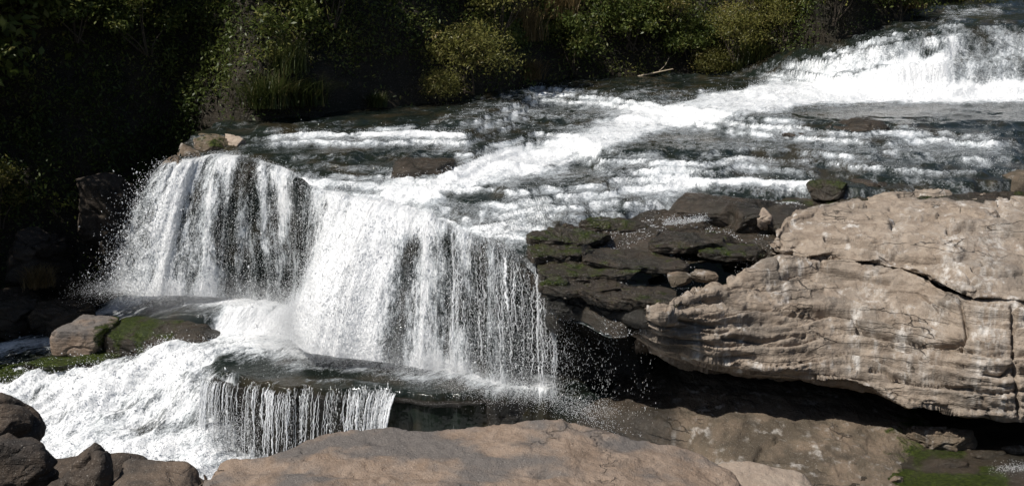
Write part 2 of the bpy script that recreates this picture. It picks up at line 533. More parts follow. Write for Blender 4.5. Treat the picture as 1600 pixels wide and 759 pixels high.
UP_FOAM = [
    ([(740, 190), (860, 172), (1000, 172), (1100, 190)], 26, 0.5),
    ([(760, 300), (900, 292), (1040, 285)], 30, 0.52),
    ([(1080, 222), (1250, 225), (1400, 240), (1570, 245)], 26, 0.45),
    ([(430, 222), (560, 222), (720, 226)], 14, 0.34),
    ([(1100, 262), (1260, 262)], 14, 0.45),
    # broad grey-white streaky water first, then the strong white, then dark sheets on top
    ([(430, 222), (560, 226), (700, 222)], 9, 0.55),
    ([(660, 300), (800, 285), (1000, 290), (1040, 300)], 24, 0.62),
    ([(760, 335), (880, 325), (1000, 310)], 14, 0.62),
    ([(730, 350), (800, 365), (850, 372)], 12, 0.7),
    ([(840, 150), (920, 165), (1020, 178)], 13, 0.72),
    ([(760, 185), (880, 188), (960, 195)], 13, 0.66),
    ([(700, 190), (760, 175), (830, 160)], 7, 0.6),
    ([(1090, 222), (1200, 212), (1340, 222), (1450, 226), (1545, 235)], 15, 0.66),
    ([(1300, 250), (1420, 262), (1540, 262)], 10, 0.6),
    ([(1000, 256), (1090, 262), (1170, 262)], 9, 0.75),
    ([(560, 215), (640, 214), (722, 217)], 8, 0.85),
    ([(470, 215), (540, 214)], 6, 0.66),
    ([(1060, 288), (1180, 289), (1268, 291)], 6, 0.95),
    ([(1080, 268), (1240, 268)], 4, 0.5),
    ([(1210, 152), (1090, 172), (1010, 198), (930, 226), (850, 248), (760, 268), (690, 288), (620, 304)], 22, 1.05),
    ([(1320, 150), (1200, 158), (1100, 165)], 16, 0.95),
    ([(1080, 150), (1000, 145), (920, 142)], 7, 0.5),
    # the upper fall
    ([(1290, 120), (1340, 90), (1420, 75)], 26, 0.72),
    ([(1400, 120), (1450, 90), (1480, 70)], 22, 0.85),
    ([(1480, 120), (1560, 90), (1640, 80)], 34, 0.70),
    ([(1500, 140), (1620, 130)], 18, 0.66),
    ([(1360, 140), (1420, 120), (1460, 100)], 16, 1.1),
    ([(1180, 158), (1300, 152), (1450, 152), (1640, 150)], 13, 1.15),
    ([(1240, 108), (1290, 106)], 7, 0.6),
    ([(1475, 32), (1520, 22), (1560, 20)], 5, 0.8),
    ([(1440, 45), (1500, 33)], 5, 0.6),
    ([(470, 290), (540, 290), (620, 296), (700, 306)], 14, 0.95),
    ([(520, 280), (600, 284), (680, 280)], 6, 0.7),
    ([(640, 330), (720, 345), (800, 372)], 12, 0.75),
    # dark glassy sheets
    ([(420, 192), (520, 190), (640, 182)], 7, 0.08),
    ([(440, 236), (560, 240), (600, 236)], 6, 0.1),
    ([(470, 262), (560, 272), (620, 262), (700, 256)], 10, 0.12),
    ([(700, 312), (740, 312), (780, 308)], 11, 0.05),
    ([(945, 243), (1060, 240), (1250, 242)], 4, 0.1),
    ([(1250, 180), (1400, 184), (1560, 184)], 9, 0.1),
    ([(1400, 172), (1500, 176)], 5, 0.2),
    ([(1290, 282), (1420, 284), (1600, 276)], 9, 0.08),
    ([(1080, 279), (1170, 276), (1270, 279)], 3, 0.15),
    ([(900, 268), (960, 258)], 7, 0.35),
    ([(840, 192), (880, 190)], 4, 0.2),
    ([(1445, 88), (1470, 74)], 7, 0.2),
    ([(1320, 66), (1335, 74)], 8, 0.2),
    ([(1420, 42), (1500, 50), (1420, 58)], 4, 0.25),
    ([(1530, 35), (1640, 38)], 9, 0.3),
    ([(940, 128), (1050, 132), (1160, 136)], 6, 0.12),
]
LOW_FOAM = [
    ([(190, 470), (330, 466), (480, 478)], 22, 1.0),
    ([(360, 505), (480, 515), (600, 540)], 34, 1.05),
    ([(560, 545), (680, 570), (780, 596), (850, 606)], 24, 1.0),
    ([(330, 540), (420, 545), (520, 560)], 18, 0.85),
    ([(320, 560), (200, 590), (90, 605), (0, 625)], 34, 0.95),
    ([(330, 620), (200, 660), (80, 680), (0, 690)], 50, 0.8),
    ([(270, 560), (160, 620), (60, 660)], 22, 1.0),
    ([(330, 690), (240, 710), (140, 715)], 22, 0.95),
    ([(420, 590), (520, 575), (640, 590)], 8, 0.55),
    ([(0, 548), (60, 538), (150, 520)], 14, 0.8),
    ([(150, 500), (200, 475)], 14, 0.8),
    ([(240, 488), (340, 490)], 9, 0.45),
    ([(345, 575), (420, 585), (480, 592), (560, 596)], 13, 0.10),
    ([(430, 572), (520, 572), (600, 584), (680, 594)], 7, 0.55),
    ([(480, 596), (560, 598), (610, 604)], 4, 0.5),
    ([(600, 606), (720, 608)], 6, 0.2),
    ([(230, 476), (280, 474)], 5, 0.25),
]

# ------------------------------------------------------------------ upper river (water) and its bed (rock)
BANK = [(-40, 33.5, -1.0), (-24, 35, -0.8), (-17, 36.5, -0.6), (-13, 38.2, -0.2), (-11, 39.6, 0.8), (-9.6, 39.8, 3.4), (-8.3, 38.8, 4.8), (-6.6, 40.3, 4.9),
        (-4.2, 42.6, 4.95), (-2.0, 44.2, 4.95), (-0.4, 46.0, 4.95), (1.0, 48.6, 4.95), (3.2, 51.6, 4.95), (6.6, 52.6, 4.95), (9.4, 53.2, 5.0), (11.3, 52.6, 5.4),
        (12.3, 50.4, 6.0), (13.1, 48.9, 6.8), (14.9, 49.4, 7.4), (17.5, 52.6, 7.55), (21, 57, 7.7), (26, 62, 7.7), (42, 76, 7.8)]
BK = np.array(BANK)

NX, NY = 620, 400
xs = np.linspace(-10.6, 24.5, NX)
vv = np.linspace(0, 1, NY) ** 1.25
X = np.repeat(xs[:, None], NY, 1)
back = np.interp(xs, BK[:, 0], BK[:, 1]) + 2.5
back = back + np.interp(xs, [11, 15, 26], [0, 6, 4])
Y = lip_y(xs)[:, None] + vv[None, :] * (back - lip_y(xs))[:, None]
Zs = shelf_z(X, Y)
# left rim: the shelf ends in a side wall
rim_x = np.interp(Y, [33, 34.7, 36.5, 38.5, 41], [-9.45, -9.5, -9.75, -9.4, -8.6])
rimP = np.stack([X, Y, X * 0], -1)
rim = sstep(0.0, 0.55, rim_x - X + 0.25 * fbm(rimP, 0.9, 3, 31))
Pb = np.stack([X, Y, Zs], -1)
pxb, pyb = chart(Pb)
# dry / barely covered rock on the right of the fall
exp_poly = [(840, 380), (1000, 345), (1120, 335), (1220, 330), (1420, 312), (1640, 300)]
ex_line = np.interp(pxb, [500, 830, 850, 880, 960, 1040, 1130, 1260, 1400, 1640], [900, 470, 372, 350, 338, 316, 306, 302, 300, 284])
exposed = sstep(-4, 10, pyb - ex_line)
# rock bed
wob_l = fbm(Pb, 0.9, 2, 39)
rockn = fbm(Pb, 0.9, 5, 41, sc=(1, 1, 2)) * 0.26 + np.floor(fbm(Pb, 0.9, 3, 45) * 5) / 5 * 0.24
oc_line = np.interp(pxb, [900, 1020, 1060, 1110, 1200, 1213, 1222, 1262, 1330, 1440, 1600, 1700], [900, 490, 452, 434, 404, 388, 356, 332, 318, 304, 314, 314])
under = sstep(0, 14, pyb - oc_line)
bedZ = Zs - 0.14 - 0.9 * under + rockn * (0.25 + 0.75 * exposed) + exposed * 0.10 - rim * 6.0
bedZ[:, 0] -= 0.25
bedZ[:, 1] -= 0.06
Pbed = np.stack([X, Y, bedZ], -1)
mossy = np.clip(exposed * (0.24 + 0.6 * fbm(Pb, 0.7, 3, 51)), 0, 1)
wetat = np.clip(1 - 0.25 * rim, 0, 1)
rimtop = sstep(0.02, 0.4, rim) * 0.9
def keep(Fc, mask):
    return Fc[mask.ravel()[Fc].all(axis=1)]
hol = ~((X > 2.55 + 0.2 * wob_l) & (Y < 28.6))
me = raw_mesh("river_bed", Pbed, keep(grid_faces(*Pbed.shape[:2]), hol),
              {"moss": mossy + 0.15 * rim, "wet": wetat * 0, "stain": np.zeros(Pbed.shape[:2])})
link("river_bed", me, M_WET, kind="structure")

# water: flow runs from upper right to lower left
fd = np.array([-0.62, -0.78])
fs = X * fd[1] * -1 + Y * fd[0]
ft = X * fd[0] + Y * fd[1]
foam = strokes_eval(pxb, pyb, [(a_, w_ * (1.35 if v_ > 0.45 else 1.0), v_) for a_, w_, v_ in UP_FOAM])
slope = np.abs(np.gradient(Zs, axis=1) / np.maximum(np.gradient(Y, axis=1), 1e-3))
src = sstep(0.28, 0.9, slope)
run = src.copy()
dY = np.gradient(Y, axis=1)
for jj in range(NY - 2, -1, -1):
    run[:, jj] = np.maximum(src[:, jj], run[:, jj + 1] * np.exp(-dY[:, jj] / 0.45))
FP = np.stack([fs, ft, X * 0], -1)
patch = fbm(FP, 0.55, 3, 58) * 0.5
reg = np.clip(foam, 0, 1.2)
soft = sstep(0.08, 0.55, reg)
foam = reg * 0.47 + soft * run * 0.56 + 0.26 * run * (1 - soft) + patch * 0.55 * (1 - sstep(0.85, 1.05, reg)) * (0.2 + soft) + 0.42 * sstep(0.68, 1.0, reg)
ufall = sstep(12.0, 13.5, X) * sstep(1.2, 0.0, np.abs(Y - 45.9) - 0.6)
foam = foam - ufall * (0.22 - 0.6 * fbm(np.stack([X, Zs, X * 0], -1), 1.1, 3, 59, sc=(1.0, 0.6, 1)))
foam = np.clip(foam, 0, 1.2)
steep = sstep(0.3, 1.0, slope)
lipfoam = np.interp(X, [-9.6, -7.5, -6.6, -5.6, -4.5, -2.2, -1.2, 0.6, 1.4], [0.55, 0.6, 0.4, 0.6, 0.85, 0.9, 0.6, 0.6, 0.1])
foam = np.maximum(foam, lipfoam * np.exp(-np.maximum(Y - lip_y(X), 0) / 0.5) * 0.9)
FP = np.stack([fs, ft, X * 0], -1)
turb = fbm(FP, 1.2, 5, 61, sc=(1.5, 0.6, 1)) * 0.13 + ridge(FP, 2.4, 3, 65, sc=(1.4, 0.6, 1)) * 0.06
calm = fbm(FP, 0.9, 3, 71, sc=(1.4, 0.6, 1)) * 0.08 + fbm(FP, 3.5, 2, 75) * 0.012
foamn = np.clip(foam, 0, 1)
wz = Zs + calm + turb * foamn * 1.2 * (1 - 0.65 * steep) + 0.08 * foamn - exposed * 0.42 - rim * 6.2 - under * 0.9
Pw = np.stack([X, Y, wz], -1)
me = raw_mesh("upper_river", Pw, keep(grid_faces(NX, NY), hol & (wz > bedZ - 0.35)), {"foam": foam, "flow": np.stack([fs, ft - 0.9 * wz, X * 0], -1)})
link("upper_river", me, M_RIVER, kind="structure")

def drops(C, size, axis, ratio):
    """N small water drops stretched along axis"""
    N = len(C)
    a = axis / (np.linalg.norm(axis, axis=1, keepdims=True) + 1e-9)
    r = rng.normal(size=(N, 3))
    b = np.cross(a, r)
    b /= np.linalg.norm(b, axis=1, keepdims=True) + 1e-9
    c = np.cross(a, b)
    s = size[:, None]
    L = a * s * ratio[:, None]
    V = np.stack([C + L, C - L * 0.6 + b * s, C - L * 0.6 - b * s * 0.5 + c * s * 0.87, C - L * 0.6 - b * s * 0.5 - c * s * 0.87], 1)
    T = np.array([[0, 1, 2], [0, 2, 3], [0, 3, 1], [1, 3, 2]])
    F = (np.arange(N)[:, None, None] * 4 + T[None]).reshape(-1, 3)
    return V.reshape(-1, 3), F

SPRAY = []     # (V, F) of water drops and painted glints
def add_spray(C, size, axis, ratio):
    SPRAY.append(drops(C, size, axis, ratio))

def scatter_on(P, w, n, seedoff=0):
    """n random positions on grid P weighted by w (n,m)"""
    w = np.clip(w, 0, None)
    A = np.linalg.norm(np.cross(np.gradient(P, axis=0), np.gradient(P, axis=1)), axis=-1)
    pr = (w * A).ravel()
    pr = pr / pr.sum()
    idx = rng.choice(len(pr), n, p=pr)
    i, j = np.unravel_index(idx, w.shape)
    i2 = np.clip(i + rng.uniform(-.5, .5, n), 0, P.shape[0] - 1.001)
    j2 = np.clip(j + rng.uniform(-.5, .5, n), 0, P.shape[1] - 1.001)
    a, b = i2.astype(int), j2.astype(int)
    u, v = (i2 - a)[:, None], (j2 - b)[:, None]
    Q = (P[a, b] * (1 - u) + P[a + 1, b] * u) * (1 - v) + (P[a, b + 1] * (1 - u) + P[a + 1, b + 1] * u) * v
    return Q, i, j

Q, i, j = scatter_on(Pw, foamn ** 3 * (1 - exposed) * (1 - rim), 60000)
Q[:, 2] += rng.exponential(0.05, len(Q))
ax = rng.normal(size=Q.shape) * [1, 1, 0.6] + [-0.8, -0.8, 0.1]
add_spray(Q, rng.uniform(0.004, 0.012, len(Q)), ax, rng.uniform(1.0, 2.0, len(Q)))

glint_w = exposed * (1 - under) * (1 - rim) * (pxb < 1260) * np.clip(fbm(Pb, 1.6, 3, 155) + 0.05, 0, 1)  # clusters of white drops standing in for sun glints on the wet ledge
Q, i, j = scatter_on(np.stack([X, Y, np.maximum(bedZ, wz)], -1), glint_w, 5000)
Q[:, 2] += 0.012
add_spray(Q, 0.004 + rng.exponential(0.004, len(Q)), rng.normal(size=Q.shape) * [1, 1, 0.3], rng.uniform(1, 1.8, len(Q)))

# ------------------------------------------------------------------ main fall
# lip point -> foot point pairs along the fall (survey px)
FALL = [((268, 246, 4.5), (200, 452, 0.8)), ((285, 240, 4.6), (222, 462, 0.8)), ((340, 232, 4.62), (295, 464, 0.8)), ((400, 238, 4.6), (385, 468, 0.7)),
        ((440, 252, 4.45), (450, 478, 0.6)), ((490, 284, 4.15), (500, 505, 0.35)), ((540, 294, 4.05), (545, 530, 0.2)),
        ((600, 306, 3.9), (602, 552, 0.1)), ((660, 318, 3.78), (660, 572, 0.05)), ((700, 336, 3.62), (705, 584, 0.0)),
        ((760, 362, 3.38), (765, 600, 0.0)), ((800, 382, 3.22), (806, 606, 0.0)), ((840, 415, 3.02), (846, 612, 0.0)), ((868, 448, 2.85), (878, 620, -0.05))]
A = catmull([at(*a) for a, b in FALL], 560)
B = catmull([at(*b) for a, b in FALL], 560)
A[:, 1] = A[:, 1] + 0.55 * lip_n(A[:, 0], 0.5)
A[:, 2] = A[:, 2] + 0.16 * lip_n(A[:, 0], 7.5) - 0.20
nT = 150
tt = np.linspace(0, 1, nT)
hor = np.sqrt(tt)[None, :, None] * 0.75 + tt[None, :, None] * 0.25
PF = A[:, None, :] * (1 - hor) + B[:, None, :] * hor
back0 = np.clip(1 - tt / 0.10, 0, 1) ** 1.5
PF[..., 1] += (0.35 * back0)[None, :]
PF[..., 2] = A[:, None, 2] + 0.03 - (0.05 * back0)[None, :] - (A[:, 2] - B[:, 2])[:, None] * (tt ** 1.35)[None, :]
sl = np.r_[0, np.cumsum(np.linalg.norm(np.diff(A, axis=0), axis=1))]
SS = np.repeat(sl[:, None], nT, 1)
TT = (A[:, 2] - B[:, 2])[:, None] * tt[None, :]
pxl = catmull([[a[0]] for a, b in FALL], 560)[:, 0]
# how thick the water is along the lip
dens = np.interp(pxl, [268, 285, 320, 350, 372, 385, 410, 440, 462, 478, 500, 560, 600, 650, 690, 715, 740, 770, 800, 822, 838, 850, 870],
                 [0.5, 0.8, 0.86, 0.62, 0.82, 0.36, 0.62, 0.82, 0.6, 0.42, 0.7, 0.95, 1.0, 0.95, 0.7, 0.62, 0.64, 0.54, 0.52, 0.38, 0.28, 0.12, 0.0])
FPF = np.stack([SS, TT, SS * 0], -1)
colm = fbm(FPF, 1.0, 3, 81, sc=(1.7, 0.12, 1))
mott = fbm(FPF, 1.0, 3, 83, sc=(2.6, 1.1, 1))
foamF = dens[:, None] * 1.22 + colm * 0.55 + mott * 0.42 * sstep(0.05, 0.4, tt)[None, :] * np.where(dens[:, None] > 0.9, 0.5, 1.0)
# the heart of the fall stays thick to its foot, thin parts open up lower down
foamF = foamF - 0.12 * tt[None, :] * (dens[:, None] < 0.9) - 0.22 * np.exp(-((pxl[:, None] - 610) / 90) ** 2) * sstep(0.2, 0.5, tt)[None, :] * 0
foamF = foamF + 0.35 * sstep(0.86, 1.0, tt)[None, :] * sstep(0.4, 0.7, dens[:, None])
cpx, cpy = chart(PF)
pl = np.zeros_like(foamF)
for seg, w_ in (([(650, 302), (600, 350)], 34), ([(610, 340), (560, 430)], 44), ([(570, 410), (520, 520)], 56), ([(520, 480), (480, 540)], 48)):
    pl = np.maximum(pl, np.exp(-(poly_dist(cpx, cpy, seg) / w_) ** 2 * 0.8))
for pts_, w_, v_ in (([(385, 238), (400, 330), (412, 470)], 10, 0.28), ([(470, 285), (462, 360), (448, 470)], 12, 0.32), ([(346, 280), (345, 460)], 10, 0.52), ([(318, 300), (300, 460)], 8, 0.6), ([(425, 300), (432, 470)], 8, 0.45),
                     ([(650, 390), (645, 560)], 20, 0.48), ([(705, 380), (720, 500)], 15, 0.34), ([(752, 390), (760, 580)], 12, 0.28), ([(800, 400), (806, 590)], 14, 0.3), ([(830, 400), (850, 600)], 16, 0.12)):
    kk = np.exp(-(poly_dist(cpx + 7 * fbm(FPF, 1.1, 2, 99), cpy, pts_) / w_) ** 2)
    foamF = foamF * (1 - kk) + v_ * kk + 0.25 * kk * mott
foamF = np.maximum(foamF, 1.5 * pl * (0.85 + 0.3 * mott))
foamF = np.clip(foamF, 0, 1.5)
NF = gnormals(PF)
if NF[200, 60, 1] > 0:
    NF = -NF
env = sstep(0.0, 0.12, tt)[None, :]
plume = np.exp(-((pxl[:, None] - 575) / 75) ** 2) * (tt[None, :] ** 1.2) * 1.6 + np.exp(-((pxl[:, None] - 310) / 60) ** 2) * tt[None, :] * 0.35
disp = plume + 0.45 * pl * tt[None, :] ** 0.6 + 0.16 * pl * fbm(FPF, 2.0, 4, 98) + env * (0.22 * colm + 0.10 * fbm(FPF, 2.2, 3, 85, sc=(1.6, 0.35, 1)) + 0.055 * ridge(FPF, 4.5, 3, 87, sc=(1.6, 0.5, 1)))
PFd = PF + NF * disp[..., None]
me = raw_mesh("waterfall", PFd, grid_faces(560, nT), {"foam": foamF, "flow": FPF})
link("waterfall", me, M_FALL, kind="structure")
# second, rear sheet gives the curtain depth
PF2 = PF - NF * 0.22 + NF * (0.15 * fbm(FPF, 1.4, 3, 91, sc=(1.7, 0.2, 1)))[..., None] * env[..., None]
FP2 = FPF + [31, 7, 0]
me = raw_mesh("waterfall", PF2[::2, ::2], grid_faces(280, 75), {"foam": (foamF - 0.2)[::2, ::2], "flow": FP2[::2, ::2]})
link("waterfall", me, M_FALL, kind="structure")

down = np.gradient(PF, axis=1)
down /= np.linalg.norm(down, axis=-1, keepdims=True)
wF = np.clip(foamF, 0.0, 1) ** 1.3 + 0.03
wF = wF * (0.5 + np.clip(fbm(FPF, 2.0, 3, 95, sc=(2.2, 0.25, 1)) + 0.35, 0, 1))
Q, i, j = scatter_on(PFd, wF, 110000)
off = rng.exponential(0.10, len(Q)) * (0.3 + tt[j]) - 0.03
Q = Q + NF[i, j] * off[:, None] + rng.normal(size=Q.shape) * 0.02
add_spray(Q, 0.003 + rng.exponential(0.0022, len(Q)), down[i, j] + rng.normal(size=Q.shape) * 0.25, rng.uniform(1.2, 4.0, len(Q)))
# loose drops on the thin right-hand side
Q, i, j = scatter_on(PFd, (pxl[:, None] > 720) * (0.4 + tt[None, :]) * np.ones_like(TT), 9000)
Q = Q + NF[i, j] * rng.uniform(-0.1, 0.4, len(Q))[:, None] + rng.normal(size=Q.shape) * [0.15, 0.1, 0.05]
add_spray(Q, 0.0035 + rng.exponential(0.0022, len(Q)), down[i, j] + rng.normal(size=Q.shape) * 0.2, rng.uniform(1, 3.5, len(Q)))
# ragged left edge
Q, i, j = scatter_on(PFd, (pxl[:, None] < 300) * (0.2 + tt[None, :] ** 2), 6000)
Q = Q + np.array([-1, -0.1, 0.0]) * rng.exponential(0.22, len(Q))[:, None] + rng.normal(size=Q.shape) * 0.06
add_spray(Q, 0.005 + rng.exponential(0.004, len(Q)), down[i, j] + rng.normal(size=Q.shape) * 0.4, rng.uniform(1, 3, len(Q)))
# mist of very fine drops at the foot
foot = PFd[:, -1]
wt = np.interp(pxl, [268, 300, 400, 470, 540, 640, 720, 800, 860], [0.6, 0.9, 0.6, 0.9, 1.4, 1.2, 0.8, 0.5, 0.05])
idx = rng.choice(560, 90000, p=wt / wt.sum())
Q = foot[idx] + NF[idx, -1] * rng.normal(0.25, 0.5, len(idx))[:, None]
Q[:, 2] = foot[idx, 2] + np.abs(rng.normal(0, 0.42, len(idx))) * np.interp(pxl[idx], [268, 480, 560, 700, 860], [0.6, 0.9, 1.5, 0.8, 0.5]) - 0.02
add_spray(Q, rng.uniform(0.003, 0.0075, len(Q)), rng.normal(size=Q.shape), np.ones(len(Q)))

# dripping veil under the mossy ledge to the right
drip_lip = catmull([at(868, 452, 2.8), at(910, 462, 2.7), at(960, 474, 2.65), at(1020, 495, 2.5)], 100)
ii = np.minimum((rng.uniform(0, 1, 1500) ** 1.3 * 26).astype(int), 25)
colx = np.sort(rng.uniform(0, 1, 26) ** 1.25)
base = np.stack([np.interp(colx[ii] * 99, np.arange(100), drip_lip[:, k]) for k in range(3)], 1)
tq = rng.uniform(0, 1, len(ii)) ** 0.7
Q = base + rng.normal(size=base.shape) * [0.05, 0.12, 0.0] + np.array([0, 0.25, 0])
Q[:, 2] -= tq * 2.6
Q[:, 0] += rng.normal(0, 0.06, len(Q)) * (1 + 2 * tq)
add_spray(Q, 0.0025 + rng.exponential(0.0016, len(Q)), np.array([[0, 0, 1.0]]) + rng.normal(size=Q.shape) * 0.1, rng.uniform(1.5, 6, len(Q)))

# ------------------------------------------------------------------ rock wall behind the fall
st = []
for a, b in FALL:
    pa, pb = at(*a), at(*b)
    bk = pb.copy()
    bk[1] += 1.1
    bk[0] = pa[0] * 0.5 + pb[0] * 0.5
    sh = np.array([0, 0.55 * float(lip_n(pa[0], 0.5)) + 0.25, 0.16 * float(lip_n(pa[0], 7.5)) - 0.42])
    pa = pa + sh
    st.append([pa + [0, 0.6, -0.12], pa + [0, 0.05, -0.15], pa + [0, 0.15, -0.7], (pa + bk) / 2 + [0, 0.3, 0], bk + [0, 0.1, 0.3], bk + [0, 0.1, -1.6]])
for (px, py, z), und in (((910, 458, 2.75), 2.0), ((960, 472, 2.66), 2.5), ((1030, 490, 2.55), 3.0)):
    pa = at(px, py, z)
    st.append([pa + [0, 0.6, 0.05], pa + [0, 0.02, -0.1], pa + [0, 0.25, -0.45], pa + [0.1, und, -0.9], pa + [0.1, und, -2.2], pa + [0.1, und - 0.4, -4.4]])
pa = np.array([4.6, 27.6, 2.0])
for dx in (0, 4, 9, 14):
    st.append([pa + [dx, 1, 0], pa + [dx, 1.0, -0.1], pa + [dx, 1.5, -0.5], pa + [dx, 3, -0.9], pa + [dx, 3.2, -2.2], pa + [dx, 3.0, -4.4]])
st.insert(0, [q + np.array([-0.25, 1.0, 0]) for q in st[0]])
PC = loft(st, 420, 110)
NC = gnormals(PC)
if NC[100, 50, 1] > 0:
    NC = -NC
d = fbm(PC, 0.8, 4, 101, sc=(1, 1, 1.6)) * 0.28 + np.floor(fbm(PC, 0.9, 2, 103, sc=(1, 1, 2)) * 5) / 5 * 0.2
edge = sstep(0, 0.12, np.linspace(0, 1, 110))[None, :, None]
PC = PC + NC * d[..., None] * edge
me = raw_mesh("cliff", PC, grid_faces(420, 110), {"moss": np.clip(0.25 * fbm(PC, 0.7, 2, 107), 0, 1), "wet": np.zeros(PC.shape[:2]), "stain": np.zeros(PC.shape[:2])})
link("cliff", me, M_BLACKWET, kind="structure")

# ------------------------------------------------------------------ plunge pool, chute and lower river
LX, LY = 560, 400
x2 = np.linspace(-17, 4.2, LX)
y2 = np.linspace(22.5, 37.5, LY)
X2, Y2 = np.meshgrid(x2, y2, indexing='ij')
P2 = np.stack([X2, Y2, X2 * 0], -1)
EDGE = [at(0, 650, -1.3), at(120, 650, -1.2), at(230, 640, -1.0), at(310, 612, -0.4), at(335, 592, 0.02), at(400, 604, 0), at(500, 609, 0), at(600, 613, 0), at(700, 619, 0),
        at(800, 617, 0), at(870, 628, -0.1)]
EDGE = np.array(EDGE)
EDGE = EDGE[np.argsort(EDGE[:, 0])]
wob2 = fbm(P2, 0.8, 3, 111)
ey = np.interp(X2, EDGE[:, 0], EDGE[:, 1]) + 0.45 * lip_n(X2 * 1.3, 3.3) * sstep(-7.2, -6.5, X2) + 0.12 * sstep(-6.9, -6.5, X2)
wdt = np.interp(X2, [-9, -7.6, -6.9, -6.6], [2.0, 1.5, 0.5, 0.10])
shelf = np.interp(X2, [-16, -13, -11, -9, -7, -5, 3], [-0.9, -0.7, -0.4, 0.0, 0.02, 0.0, 0.0])
# raised step under the left-hand fall
tier_y = np.interp(X2, [-11.5, -10, -8.6, -6.6, -5.6, -4.6, -3], [33.2, 32.2, 31.9, 32.2, 32.2, 31.6, 34])
shelf = shelf + np.interp(X2, [-13, -11, -9.8, -6.5, -5.5, -4, -3], [0.0, 0.3, 0.55, 0.6, 0.4, 0.15, 0.0]) * sstep(-0.25, 0.25, Y2 - tier_y + wob2 * 0.4)
Zl = -1.85 + (shelf + 1.85) * sstep(-1, 1, (Y2 - ey + wob2 * 0.5 * (wdt > 0.4)) / wdt)
Pl = np.stack([X2, Y2, Zl], -1)
pl_x, pl_y = chart(Pl)
foamL = strokes_eval(pl_x, pl_y, LOW_FOAM)
low = sstep(-1.0, -1.6, Zl)
foamL = np.maximum(foamL, low * 0.85)
rampm = sstep(-6.0, -7.0, X2) * sstep(31.6, 30.2, Y2 + 0.12 * (X2 + 9))
foamL = foamL + rampm * (0.6 * fbm(np.stack([0.62 * X2 - 0.78 * Y2, 0.78 * X2 + 0.62 * Y2, X2 * 0], -1), 1.0, 4, 113, sc=(1.5, 0.55, 1)) + 0.08) + (1 - rampm) * 0.3 * fbm(P2, 0.8, 3, 115)
foamL = np.clip(foamL, 0, 1.2)
foamn2 = np.clip(foamL, 0, 1)
fl2 = np.stack([0.62 * X2 - 0.78 * Y2, 0.78 * X2 + 0.62 * Y2, X2 * 0], -1)
turb2 = fbm(np.stack([0.62 * X2 - 0.78 * Y2, 0.78 * X2 + 0.62 * Y2, X2 * 0], -1), 1.1, 5, 121, sc=(1.4, 0.6, 1)) * 0.25 + ridge(np.stack([0.62 * X2 - 0.78 * Y2, 0.78 * X2 + 0.62 * Y2, X2 * 0], -1), 2.0, 4, 123, sc=(1.4, 0.6, 1)) * 0.13
calm2 = fbm(P2, 1.2, 2, 125) * 0.03 + fbm(P2, 4.0, 2, 127) * 0.01
wz2 = Zl + calm2 + foamn2 * (turb2 * (0.6 + 1.1 * rampm) + 0.08 + 0.5 * rampm * fbm(np.stack([X2 * 0.8 + Y2 * 0.6, Y2 * 0.8 - X2 * 0.6, X2 * 0], -1), 0.7, 3, 129, sc=(0.5, 1.3, 1)))
Pl2 = np.stack([X2, Y2, wz2], -1)
me = raw_mesh("plunge_pool", Pl2, grid_faces(LX, LY), {"foam": foamL, "flow": fl2 + np.stack([X2 * 0, X2 * 0, wz2 * 0.8], -1)})
link("plunge_pool", me, M_POOL, kind="structure")
Q, i, j = scatter_on(Pl2, foamn2 ** 3 * (0.2 + 1.5 * rampm), 80000)
Q[:, 2] += rng.exponential(0.08, len(Q))
add_spray(Q, 0.0035 + rng.exponential(0.0035, len(Q)), rng.normal(size=Q.shape) + [-0.6, -0.3, 0.2], rng.uniform(1, 2.6, len(Q)))

# wall of the pool ledge
st = []
for px, py in ((322, 596), (345, 598), (400, 605), (470, 609), (540, 611), (612, 614), (640, 616), (700, 619), (740, 619), (800, 617), (860, 624), (960, 640), (1060, 655)):
    z = 0.0 if px < 850 else -0.12 - (px - 860) / 200 * 0.3
    q = at(px, py, z)
    st.append([q + [0, 0.9, -0.12], q + [0, 0.35, -0.16], q + [0, 0.06, -0.17], q + [0, 0.18, -0.5], q + [0, 0.12, -1.2], q + [0, -0.15, -2.2]])
PL = loft(st, 420, 60)
PL[..., 1] += 0.45 * lip_n(PL[..., 0] * 1.3, 3.3)
NL = gnormals(PL)
if NL[100, 30, 1] > 0:
    NL = -NL
pxL, pyL = chart(PL)
cell = np.floor(PL[..., 0] * 1.55 + fbm(PL, 0.6, 2, 133) * 0.8)
blk = (np.sin(cell * 12.9898) * 43758.5453) % 1.0
d = fbm(PL, 1.4, 4, 131) * 0.15 - (blk * 0.55) * sstep(0.25, 0.4, np.linspace(0, 1, 60))[None, :] * (pxL > 600) + 0.1
PL = PL + NL * (d * sstep(0.27, 0.42, np.linspace(0, 1, 60))[None, :])[..., None]
me = raw_mesh("ledge_wall", PL, grid_faces(420, 60), {"moss": np.clip(0.3 * fbm(PL, 0.9, 2, 137), 0, 1), "wet": np.zeros(PL.shape[:2]), "stain": np.zeros(PL.shape[:2])})
link("ledge_wall", me, M_BLACKWET, kind="structure")

